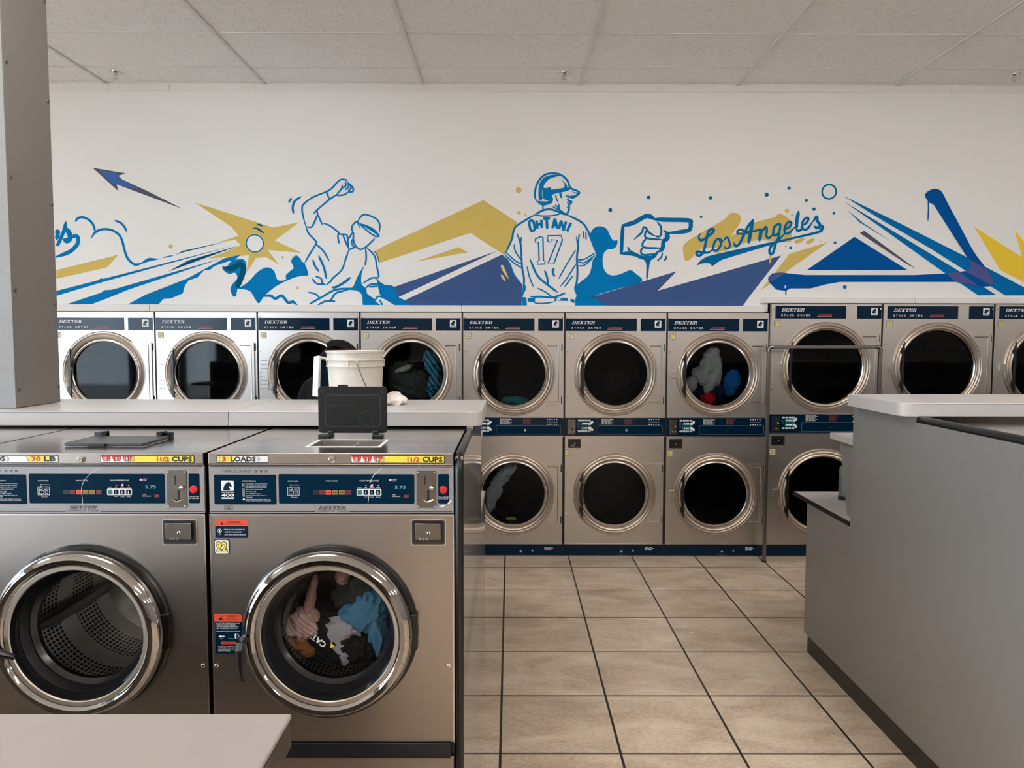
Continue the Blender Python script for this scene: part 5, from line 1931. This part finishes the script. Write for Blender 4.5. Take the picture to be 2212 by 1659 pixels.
# ------------------------------------------------------------------ mural on the back wall
PAINT = {'B': (0, 124, 188), 'D': (0, 110, 168), 'S': (66, 92, 142), 'A': (70, 110, 176), 'N': (0, 84, 158), 'G': (214, 188, 104), 'L': (226, 206, 136), 'Y': (242, 206, 66),
         'T': (0, 84, 118), 'K': (88, 90, 102), 'P': (84, 92, 148), 'R': (0, 110, 176)}
PM = {k: pm('mural_paint_' + n, PAINT[k], .7, 0, .045, nscale=6, spec=.06) for k, n in
      dict(B='bright_blue', D='deep_blue', S='slate_blue', A='arrow_blue', N='royal_blue', G='gold', L='pale_gold', Y='yellow', T='dark_teal', K='grey', P='violet_grey', R='streak_blue').items()}
PM['W'] = WALLPAINT
mural = thing('mural', 'blue and gold baseball mural painted across the wall above the dryers', 'mural', (0, 0, 0))
MURAL = [
('painted_arrow', [
('f','K',1,[-3244,3057,-2991,3017,-3046,2996,-3016,2968,-2818,2878,-2553,2744,-2774,2825,-3062,2932,-3050,2880]),
('f','A',2,[-3200,3039,-3049,3019,-3049,2993,-3007,2956,-2881,2894,-2972,2907,-3069,2935,-3083,2926]),
]),
('painted_script_tail', [
('s','B',3,[-3545,2466,-3534,2469,-3509,2516,-3479,2588,-3466,2641],26.2),
('s','B',3,[-3470,2597,-3441,2552,-3438,2516,-3460,2496,-3487,2507],39.3),
('s','B',3,[-3418,2521,-3394,2536,-3375,2516,-3386,2466,-3444,2412,-3551,2371],30.6),
('s','B',3,[-3547,2561,-3530,2566,-3543,2507],32.8),
]),
('painted_cloud_line', [
('s','B',3,[-3392,2647,-3371,2670,-3335,2679,-3290,2661,-3254,2621,-3238,2562],18.3),
('s','B',3,[-3272,2521,-3243,2560,-3201,2582,-3155,2587,-3101,2576,-3052,2540,-3030,2490,-3014,2417,-2989,2354,-2944,2316,-2908,2316,-2884,2327],18.3),
('F','B',1,[-2908,2313,-2884,2331,-2851,2356,-2819,2366,-2751,2359,-2728,2363,-2751,2354,-2824,2338]),
('F','B',1,[-2723,2365,-2677,2382,-2635,2385,-2668,2373]),
('s','B',3,[-3085,2653,-3044,2639,-3013,2608,-2996,2570],17.1),
]),
('painted_gold_bar', [
('f','G',1,[-3555,2269,-3063,2390,-3160,2290,-3557,2201]),
]),
('painted_gold_dot', [
('d','G',2,[-2655,2454],15.7),
]),
('painted_starburst', [
('f','G',1,[-2458,2794,-1853,2603,-1651,2642,-1841,2502,-1632,2407,-1897,2429,-1812,2315,-1912,2374,-1990,2367,-2066,2256,-2045,2388,-2366,2360,-2107,2465,-2148,2505,-2276,2490,-2124,2539,-2177,2605]),
]),
('painted_gold_dot', [
('d','G',2,[-1781,2372],9.3),
]),
('painted_gold_dot', [
('d','G',2,[-1670,2135],11.1),
]),
('painted_ball', [
('d','W',2,[-1997,2479],66.6),
('o','D',3,[-1997,2479],66.6,9.3),
('F','T',1,[-1980,2630,-1953,2630,-1932,2612,-1962,2616]),
('F','T',1,[-2018,2598,-1976,2601,-1940,2578,-1921,2554,-1950,2569,-1986,2590]),
]),
('painted_speed_lines', [
('f','B',1,[-3561,2107,-3232,2191,-3209,2206,-3186,2203,-2158,2463,-3187,2179,-3562,2068]),
('f','T',1,[-2622,2389,-2561,2421,-2198,2498,-2575,2405]),
('f','T',2,[-2680,2259,-2522,2346,-2121,2463,-2440,2346]),
('f','B',1,[-3482,2004,-3212,2094,-3180,2114,-3125,2117,-2251,2366,-2996,2117,-3191,2039,-3284,2005]),
('f','B',1,[-3004,2003,-2869,2076,-2535,2205,-2238,2364,-2109,2392,-2165,2342,-2201,2342,-2321,2301,-2354,2271,-2400,2269,-2452,2214,-2521,2191,-2550,2154,-2570,2090,-2667,2049,-2723,2046,-2760,2006]),
]),
('painted_curl', [
('F','B',1,[-2221,2301,-2188,2337,-2128,2357,-2082,2351,-2067,2301,-2080,2237,-2118,2164,-2142,2119,-2152,2073,-2175,2068,-2197,2118,-2178,2164,-2140,2210,-2158,2251,-2204,2242,-2249,2273,-2255,2301]),
('s','T',2,[-2235,2287,-2175,2287,-2124,2317,-2090,2292,-2101,2237,-2132,2164,-2132,2141],43.7),
]),
('painted_smoke', [
('F','B',1,[-2123,2137,-2053,2183,-1983,2256,-1909,2294,-1854,2270,-1828,2201,-1792,2191,-1759,2202,-1759,2234,-1721,2270,-1698,2293,-1716,2347,-1678,2388,-1642,2361,-1633,2339,-1611,2325,-1584,2248,-1594,2231,-1667,2222,-1769,2183,-1852,2137,-1932,2069,-1974,2014,-2001,2041,-2046,2110,-2137,2128]),
('s','B',3,[-1936,2069,-1881,2073,-1845,2051,-1798,2074,-1771,2051,-1744,2019,-1707,2026,-1675,2002],22),
]),
('painted_pitcher', [
('s','B',3,[-1726,2795,-1717,2813,-1705,2827],15.9),
('s','B',3,[-1691,2712,-1697,2755,-1681,2805,-1630,2841],17.1),
('s','B',3,[-1597,2611,-1618,2692,-1624,2755,-1608,2787,-1539,2836,-1438,2877,-1392,2904,-1350,2949,-1318,2972,-1282,2970,-1264,2949],13.4),
('s','B',3,[-1264,2949,-1228,2914,-1228,2882,-1265,2875],13.4),
('s','B',3,[-1286,2958,-1282,2927,-1305,2907],13.4),
('s','B',3,[-1264,2949,-1260,2918,-1287,2893],13.4),
('s','B',3,[-1246,2936,-1241,2907,-1265,2882],13.4),
('s','B',3,[-1310,2931,-1314,2904,-1356,2855],13.4),
('s','B',3,[-1356,2850,-1301,2855,-1265,2875],13.4),
('s','B',3,[-1433,2877,-1424,2855,-1413,2823],13.4),
('s','B',3,[-1356,2855,-1411,2819,-1499,2746,-1536,2710],13.4),
('s','B',3,[-1508,2733,-1504,2697],13.4),
('s','B',3,[-1597,2611,-1556,2606,-1533,2638,-1504,2697,-1486,2665,-1467,2622],13.4),
('s','B',3,[-1459,2634,-1414,2620,-1342,2566,-1333,2552,-1282,2548,-1271,2512,-1265,2430],13.4),
('s','B',3,[-1346,2561,-1347,2521,-1338,2480],13.4),
('s','B',3,[-1310,2548,-1292,2503,-1270,2448],13.4),
('s','B',3,[-1269,2512,-1250,2539,-1232,2566],13.4),
('s','B',3,[-1265,2430,-1242,2441,-1215,2453],13.4),
('s','B',3,[-1237,2512,-1240,2480,-1219,2450],13.4),
('s','B',3,[-1232,2566,-1239,2602,-1222,2634,-1194,2648,-1179,2603],13.4),
('s','B',3,[-1194,2648,-1157,2698,-1111,2700,-1048,2671,-1021,2630,-1023,2567],13.4),
('s','B',3,[-1223,2566,-1228,2512,-1210,2462,-1174,2435,-1132,2453,-1086,2494,-1058,2526],13.4),
('s','B',3,[-1597,2611,-1575,2556,-1525,2502,-1521,2475,-1573,2393,-1610,2329],13.4),
('s','B',3,[-1521,2475,-1462,2421,-1418,2344],13.4),
('s','B',3,[-1265,2430,-1294,2348,-1322,2275,-1392,2211,-1411,2184,-1448,2158],13.4),
('s','B',3,[-1529,2225,-1484,2207,-1475,2175,-1452,2157],13.4),
('s','B',3,[-1553,2207,-1521,2170,-1457,2161],13.4),
('s','B',3,[-1128,2453,-1064,2385,-1047,2303,-1034,2221,-1089,2212,-1158,2171],13.4),
('s','B',3,[-1132,2444,-1129,2367,-1138,2312],13.4),
('s','B',3,[-1048,2212,-1039,2171,-1099,2162,-1136,2134],13.4),
('s','B',3,[-1108,2144,-1044,2148],13.4),
('s','B',3,[-1039,2171,-1017,2084],13.4),
('s','B',3,[-1136,2134,-1127,2084,-1058,2038],13.4),
('s','B',3,[-1063,2034,-1044,2066,-1012,2066,-943,2030,-902,2002],13.4),
('s','B',3,[-1026,2043,-1004,2002],13.4),
('s','B',3,[-1586,2100,-1531,2088,-1495,2056],13.4),
('s','B',3,[-1413,2033,-1376,2029],13.4),
('s','B',3,[-1500,2384,-1460,2293,-1443,2207],17.1),
('s','B',3,[-1546,2352,-1528,2302,-1501,2264],15.9),
('F','B',2,[-1185,2639,-1121,2623,-1058,2587,-1020,2538,-1045,2529,-1049,2549,-1113,2594,-1167,2623]),
('s','B',3,[-1176,2630,-1104,2567,-1045,2530],12.2),
('F','B',2,[-1148,2303,-1180,2258,-1208,2203,-1237,2143,-1273,2137,-1366,2120,-1274,2120,-1200,2111,-1164,2075,-1148,1992,-1022,1993,-1063,2034,-1100,2066,-1131,2102,-1140,2139,-1167,2166,-1167,2239]),
('s','B',3,[-1398,2138,-1365,2143,-1301,2180,-1254,2216],19.5),
('s','B',3,[-1579,2008,-1486,2060,-1384,2116,-1274,2134],15.9),
('s','B',3,[-1514,2001,-1459,2029,-1413,2038,-1371,2093,-1274,2120],14.7),
('F','B',2,[-1043,2180,-1016,2180,-988,2162,-942,2158,-915,2144,-888,2089,-874,2062,-828,2039,-787,1993,-898,1993,-907,2011,-998,2061,-1017,2075]),
]),
('painted_gold_chevron', [
('f','G',1,[-1028,2329,-1059,2422,-967,2472,-211,2817,54,2646,22,2587,18,2533,-51,2396,-314,2564]),
('f','G',1,[-748,2340,-404,2455,-335,2414]),
('s','K',3,[-1068,2426,-1041,2385,-1028,2331],7.3),
]),
('painted_gold_dot', [
('d','G',2,[63,2894],22.2),
]),
('painted_gold_dot', [
('d','G',2,[66,2720],14.8),
]),
('painted_gold_dot', [
('d','G',2,[115,2708],8.3),
]),
('painted_blue_ground', [
('f','S',1,[-920,2141,-106,2425,-879,2064]),
('f','S',1,[-828,2041,-65,2398,-19,2360,0,2315,50,2205,92,2164,88,2068,88,1997,-787,1995]),
('F','L',2,[-76,2310,-60,2315,-46,2292,-14,2208,-60,2269]),
('F','L',2,[-76,2232,-62,2239,-38,2200,-51,2196]),
]),
('painted_batter', [
('s','B',3,[206,2809,191,2840,194,2903,219,2966,265,3011,328,3024,392,3012,443,2967,466,2913,525,2886,532,2868,485,2837,448,2846],15.9),
('s','B',3,[352,2859,357,2832,371,2805],11),
('s','B',3,[450,2843,448,2818,476,2805,459,2787,456,2760,451,2733,435,2708,408,2724,376,2751],15.9),
('s','B',3,[430,2848,453,2853],11),
('s','B',3,[441,2800,453,2791],11),
('s','B',3,[439,2764,456,2760],11),
('s','B',3,[252,2786,252,2746],11),
('s','B',3,[375,2791,380,2742],11),
('s','B',3,[330,2769,385,2737],11),
('s','B',3,[348,2782,385,2751],11),
('s','B',3,[188,2705,257,2741,321,2746,394,2719,431,2706],15.9),
('s','B',3,[188,2705,257,2696,339,2701,394,2715],11),
('s','B',3,[188,2705,111,2660,42,2614,21,2569,10,2515,-44,2396],15.9),
('s','B',3,[431,2710,550,2652,596,2598,624,2534,671,2412],15.9),
('s','B',3,[-44,2396,20,2337,89,2292],11),
('s','B',3,[-35,2413,29,2356,92,2319],11),
('s','B',3,[525,2357,580,2363,667,2414],11),
('s','B',3,[529,2343,580,2336,662,2393],11),
('s','B',3,[534,2311,580,2316,644,2371],11),
('s','B',3,[-8,2337,29,2242,89,2164],11),
('s','B',3,[649,2362,636,2280,608,2225,535,2170],11),
('s','B',3,[51,2560,79,2479,86,2379,93,2288,107,2205,99,2105,89,2068],15.9),
('s','B',3,[514,2534,529,2461,520,2379,525,2279,521,2188,508,2133,527,2078,509,2051],15.9),
('s','B',3,[29,2478,38,2424,89,2347],11),
('s','B',3,[130,2306,149,2224,181,2146],11),
('s','B',3,[510,2434,442,2325,379,2211],11),
('s','B',3,[516,2329,443,2215,393,2151],11),
('s','B',3,[489,2234,462,2197,425,2147],11),
('s','B',3,[213,2137,269,2110,329,2069],11),
('s','B',3,[103,2173,117,2142,108,2105],11),
('s','B',3,[435,2101,379,2078,324,2064,241,2070,159,2068],15.9),
('s','B',3,[537,2557,528,2475],11),
('s','B',3,[569,2579,574,2525],11),
('s','B',3,[589,2570,592,2516],11),
('s','B',3,[85,2533,79,2479],11),
('s','B',3,[191,2068,194,2023,265,2018,347,2030],11),
('s','B',3,[352,2073,352,2034],11),
('s','B',3,[153,2361,213,2233,296,2160,370,2105],17.1),
('s','B',3,[268,2274,287,2224,296,2165],15.9),
('s','B',3,[341,2293,331,2261,346,2229],17.1),
('F','B',2,[247,2975,283,3002,338,3013,383,3007,301,2980,260,2931,265,2911,315,2917,320,2899,429,2915,475,2909,430,2886,329,2861,325,2832,293,2815,256,2832,247,2895]),
('F','B',2,[221,2930,251,2980,244,2877,249,2827,220,2827]),
('F','B',2,[206,2812,284,2809,329,2836,322,2797,275,2779,247,2776,220,2791]),
('F','B',2,[392,2976,434,2940,438,2911,416,2911,420,2940]),
('F','B',2,[379,2870,398,2870,400,2834,386,2841]),
('F','B',2,[475,2884,512,2877,535,2877,528,2855,485,2832,457,2850,516,2861]),
('f','B',2,[87,2068,126,2064,131,1993,92,1993]),
('f','B',2,[136,2059,191,2059,191,2025,136,2030]),
('f','B',2,[361,2064,453,2060,453,2036,361,2039]),
('f','B',2,[472,2055,509,2046,500,2019,472,2032]),
('f','W',3,[366,2060,403,2060,380,2041,366,2041]),
]),
('painted_jersey_name', [
('c','B',3,[146,2649,176,2655,188,2594,161,2582],19.7),
('s','B',3,[203,2662,209,2597],20.8),
('s','B',3,[240,2666,245,2604],20.8),
('s','B',3,[206,2629,243,2634],20.8),
('s','B',3,[254,2675,309,2678],20.8),
('s','B',3,[282,2676,286,2600],20.8),
('s','B',3,[327,2603,347,2678],20.8),
('s','B',3,[347,2678,365,2600],20.8),
('s','B',3,[336,2626,358,2626],20.8),
('s','B',3,[378,2595,394,2662],20.8),
('s','B',3,[394,2662,415,2584],20.8),
('s','B',3,[415,2584,433,2653],20.8),
('s','B',3,[471,2644,441,2577],20.8),
]),
('painted_jersey_number', [
('C','B',3,[194,2518,239,2537,253,2531,259,2352,272,2347,268,2324,211,2322,211,2347,225,2352,219,2495,194,2493],11.2),
('C','B',3,[290,2544,395,2545,406,2511,341,2329,294,2329,368,2511,317,2511,315,2495,293,2497],11.2),
]),
('painted_batter_shadow', [
('F','B',1,[624,2534,635,2584,665,2611,706,2618,752,2598,775,2553,803,2509,837,2509,828,2462,799,2441,763,2439,731,2407,722,2344,737,2280,774,2243,829,2239,884,2257,939,2278,976,2257,1032,2191,839,2132,647,2073,656,2064,767,1998,537,1994,509,2023,522,2078,512,2133,526,2168,608,2223,637,2280,651,2362,671,2412]),
]),
('painted_pointing_hand', [
('s','D',3,[875,2623,962,2646,1035,2687,1076,2698,1122,2676],35),
('s','D',3,[1117,2674,1218,2669,1392,2665,1407,2640,1404,2604,1375,2583,1238,2567],32.8),
('s','D',3,[878,2630,872,2517,868,2406],28.4),
('s','D',3,[859,2408,928,2408,983,2397,1030,2376,1076,2375,1117,2381,1157,2426],28.4),
('s','D',3,[1227,2572,1229,2526,1198,2504,1191,2454,1167,2422],32.8),
('s','D',3,[1145,2653,1173,2617,1178,2572,1165,2540,1128,2544],15.9),
('s','D',3,[1128,2544,1082,2571,1059,2606,1038,2608,1025,2571,968,2517],15.9),
('s','D',3,[1063,2594,1050,2544,1078,2524,1184,2515],15.9),
('s','D',3,[1060,2521,1035,2490,1047,2455,1175,2449],15.9),
('s','D',3,[1038,2453,1020,2426,1043,2397,1149,2406],15.9),
('s','D',3,[1196,2585,1215,2572,1211,2526],15.9),
('s','D',3,[918,2458,937,2426,1002,2397],15.9),
('F','D',2,[1025,2379,1076,2370,1126,2385,1093,2335,1078,2218,1065,2218,1063,2331]),
('s','D',3,[1149,2349,1181,2381,1190,2417],12.2),
('s','D',3,[1204,2354,1218,2370,1220,2388],14.7),
]),
('painted_blue_dot', [
('d','D',2,[1076,2840],14.8),
]),
('painted_blue_dot', [
('d','D',2,[778,2743],15.7),
]),
('painted_blue_dot', [
('d','D',2,[1559,2838],14.8),
]),
('painted_blue_dot', [
('d','D',2,[1488,2692],10.2),
]),
('painted_blue_dot', [
('d','D',2,[1996,2864],16.1),
]),
('painted_blue_dot', [
('d','D',2,[2169,2914],13.2),
]),
('painted_blue_dot', [
('d','D',2,[2307,2821],11.3),
]),
('painted_blue_dot', [
('d','D',2,[2368,2754],13.2),
]),
('painted_blue_dot', [
('d','D',2,[2524,2722],11.3),
]),
('painted_blue_dot', [
('d','D',2,[2540,2495],11.3),
]),
('painted_blue_dot', [
('d','D',2,[2193,2453],12.3),
]),
('painted_blue_dot', [
('d','D',2,[2155,2466],5.7),
]),
('painted_blue_dot', [
('d','D',2,[2627,2150],15.1),
]),
('painted_blue_zigzag', [
('f','S',2,[642,2069,1302,2270,1157,2118,2121,2395,1877,2072,1828,2000,767,1998]),
]),
('painted_gold_brush', [
('F','G',1,[1350,2458,1379,2497,1476,2562,1658,2666,1716,2720,1774,2718,1798,2686,1789,2641,1719,2537,1662,2466,1570,2452,1472,2439,1421,2374,1388,2353,1362,2368]),
('F','G',2,[1719,2540,1836,2596,1900,2647,2063,2693,2085,2716,2121,2713,2174,2680,2201,2648,2200,2564,2198,2519,2166,2496,1949,2512,1806,2482,1708,2440,1600,2415,1648,2479]),
('F','G',1,[2225,2509,2264,2525,2306,2531,2277,2499,2232,2489]),
('F','G',1,[2310,2496,2342,2522,2378,2526,2369,2503,2330,2483]),
('s','G',3,[2036,2395,2035,2362,2035,2336],17.5),
]),
('painted_gold_dot', [
('d','G',2,[2425,2503],6.6),
]),
('painted_gold_dot', [
('d','G',2,[2158,2740],16.5),
]),
('painted_gold_dot', [
('d','G',2,[2200,2708],9.3),
]),
('painted_gold_bolt', [
('f','G',1,[1961,2118,2022,2192,2185,2408,2487,2500,2159,2265,2049,2180]),
]),
('painted_city_lettering', [
('s','D',3,[1482,2562,1472,2533,1490,2511,1529,2529,1581,2574,1587,2594,1571,2598,1549,2582,1536,2537,1521,2459,1504,2410,1478,2392,1457,2403,1467,2423,1505,2417,1548,2417,1580,2439],21.8),
('s','D',3,[1661,2505,1694,2534,1714,2492,1713,2459,1688,2447,1675,2462],17.2),
('s','D',3,[1748,2492,1763,2467,1796,2492,1849,2609,1896,2670],21.1),
('s','D',3,[1890,2670,1880,2589,1862,2489],29.6),
('s','D',3,[1775,2553,1774,2583,1806,2596,1836,2577,1921,2586,1947,2602],17.5),
('s','D',3,[1774,2563,1817,2562,1882,2576],15.7),
('s','D',3,[1960,2602,1956,2570,1949,2508],29.6),
('s','D',3,[1958,2563,1993,2614,2003,2596,2001,2544,2021,2530,2050,2557],19.5),
('s','D',3,[2109,2638,2098,2544,2077,2492,2056,2415,2034,2408,2028,2440,2048,2476,2093,2512,2145,2564],20.3),
('s','D',3,[2134,2593,2176,2614,2194,2648,2170,2653,2143,2612,2148,2569,2177,2569,2225,2616],18.7),
('s','D',3,[2248,2735,2236,2661,2235,2603],28.1),
('s','D',3,[2235,2603,2246,2585,2268,2593,2287,2622],20.3),
('s','D',3,[2277,2628,2313,2648,2326,2681,2305,2685,2280,2648,2284,2603,2320,2602,2365,2665],18.7),
('s','D',3,[2365,2661,2391,2695,2397,2662,2419,2629,2399,2610,2372,2621],23.4),
('c','D',3,[1587,2452,1599,2501,1628,2523,1648,2508,1642,2466,1616,2433,1593,2433],18.2),
('c','D',3,[2054,2564,2063,2616,2094,2638,2107,2629,2100,2577,2073,2550],19.8),
('s','D',3,[1631,2511,1648,2498,1664,2505],14),
('F','D',3,[1460,2317,1513,2371,1623,2407,2067,2505,2367,2576,2416,2596,2432,2628,2451,2623,2444,2594,2400,2564,2100,2493,1716,2378,1638,2349,1586,2313,1559,2332,1507,2332]),
]),
('painted_flying_ball', [
('o','D',3,[2482,2888],54.8,13.2),
]),
('painted_flight_streaks', [
('f','R',1,[2592,2858,3048,2644,3603,2373,4161,2088,3893,2087,3569,2281,3299,2446,2878,2684]),
('f','R',1,[2598,2815,3195,2467,3522,2276,3822,2090,3680,2087,3400,2267,2976,2559]),
('f','R',1,[2628,2748,2758,2646,2983,2503,2725,2655]),
('f','K',1,[2732,2569,2764,2589,3183,2292,3106,2331]),
]),
('painted_triangle', [
('f','N',1,[2691,2541,3117,2283,2323,2281]),
]),
('painted_flat_bat', [
('f','N',3,[2021,2208,2026,2229,2055,2255,2121,2264,2187,2255,2310,2243,3175,2245,3419,2258,3569,2277,3626,2272,3786,2160,3678,2151,3497,2192,2584,2190,2481,2172,2359,2139,2199,2138,2164,2118,2087,2129,2034,2185]),
('s','N',4,[2163,2129,2164,2105,2163,2087],10),
('s','W',4,[2160,2162,2158,2140],11.2),
('f','P',4,[2033,2227,2121,2263,2154,2255,2038,2187]),
('f','P',4,[3419,2256,3522,2272,3687,2154,3611,2174,3497,2193]),
]),
('painted_slanted_bat', [
('F','N',3,[3232,2860,3245,2887,3296,2912,3348,2901,3377,2865,3417,2791,3523,2611,3629,2430,3738,2291,3786,2216,3786,2160,3723,2193,3624,2319,3484,2523,3345,2726,3300,2791,3272,2802,3248,2827]),
('s','N',3,[3257,2814,3262,2772,3261,2666],10),
('f','P',4,[3586,2374,3728,2300,3788,2216,3786,2160,3571,2275,3615,2309]),
]),
('painted_yellow_spikes', [
('f','Y',1,[3627,2620,4142,2306,4148,2175,4036,2189,3842,2286]),
('f','Y',1,[3941,2600,4139,2366,4142,2306,4022,2357]),
]),
]
for pi_, (pname, items) in enumerate(MURAL):
    m = MB()
    for k, it in enumerate(items):
        kind, col, lay, c = it[:4]
        m.use(PM[col])
        pts = [(c[i] / 1000.0, c[i + 1] / 1000.0) for i in range(0, len(c), 2)]
        y = WALL_Y - .0004 - .00045 * lay - .00001 * k - .00001 * pi_
        if kind == 'f':
            m.plate(pts, y)
        elif kind == 'F':
            m.plate([(p.x, p.y) for p in smooth_path(pts, True, 5)], y)
        elif kind in 'scC':
            m.ribbon(pts, it[4] / 1000.0, y, kind != 's', 6, True, kind != 'C')
            if kind == 's' and len(pts) > 2:                      # rounded brush ends
                for p in (pts[0], pts[-1]):
                    m.disc(p[0], p[1], it[4] / 1000.0 * .22, y, 0, 10)
        elif kind == 'd':
            m.disc(pts[0][0], pts[0][1], it[4] / 1000.0, y, 0, 24)
        elif kind == 'o':
            r, w_ = it[4] / 1000.0, it[5] / 1000.0
            m.ringp(pts[0][0], pts[0][1], r - w_ / 2, r + w_ / 2, y, 48)
    m.build(pname, mural, recalc=False)
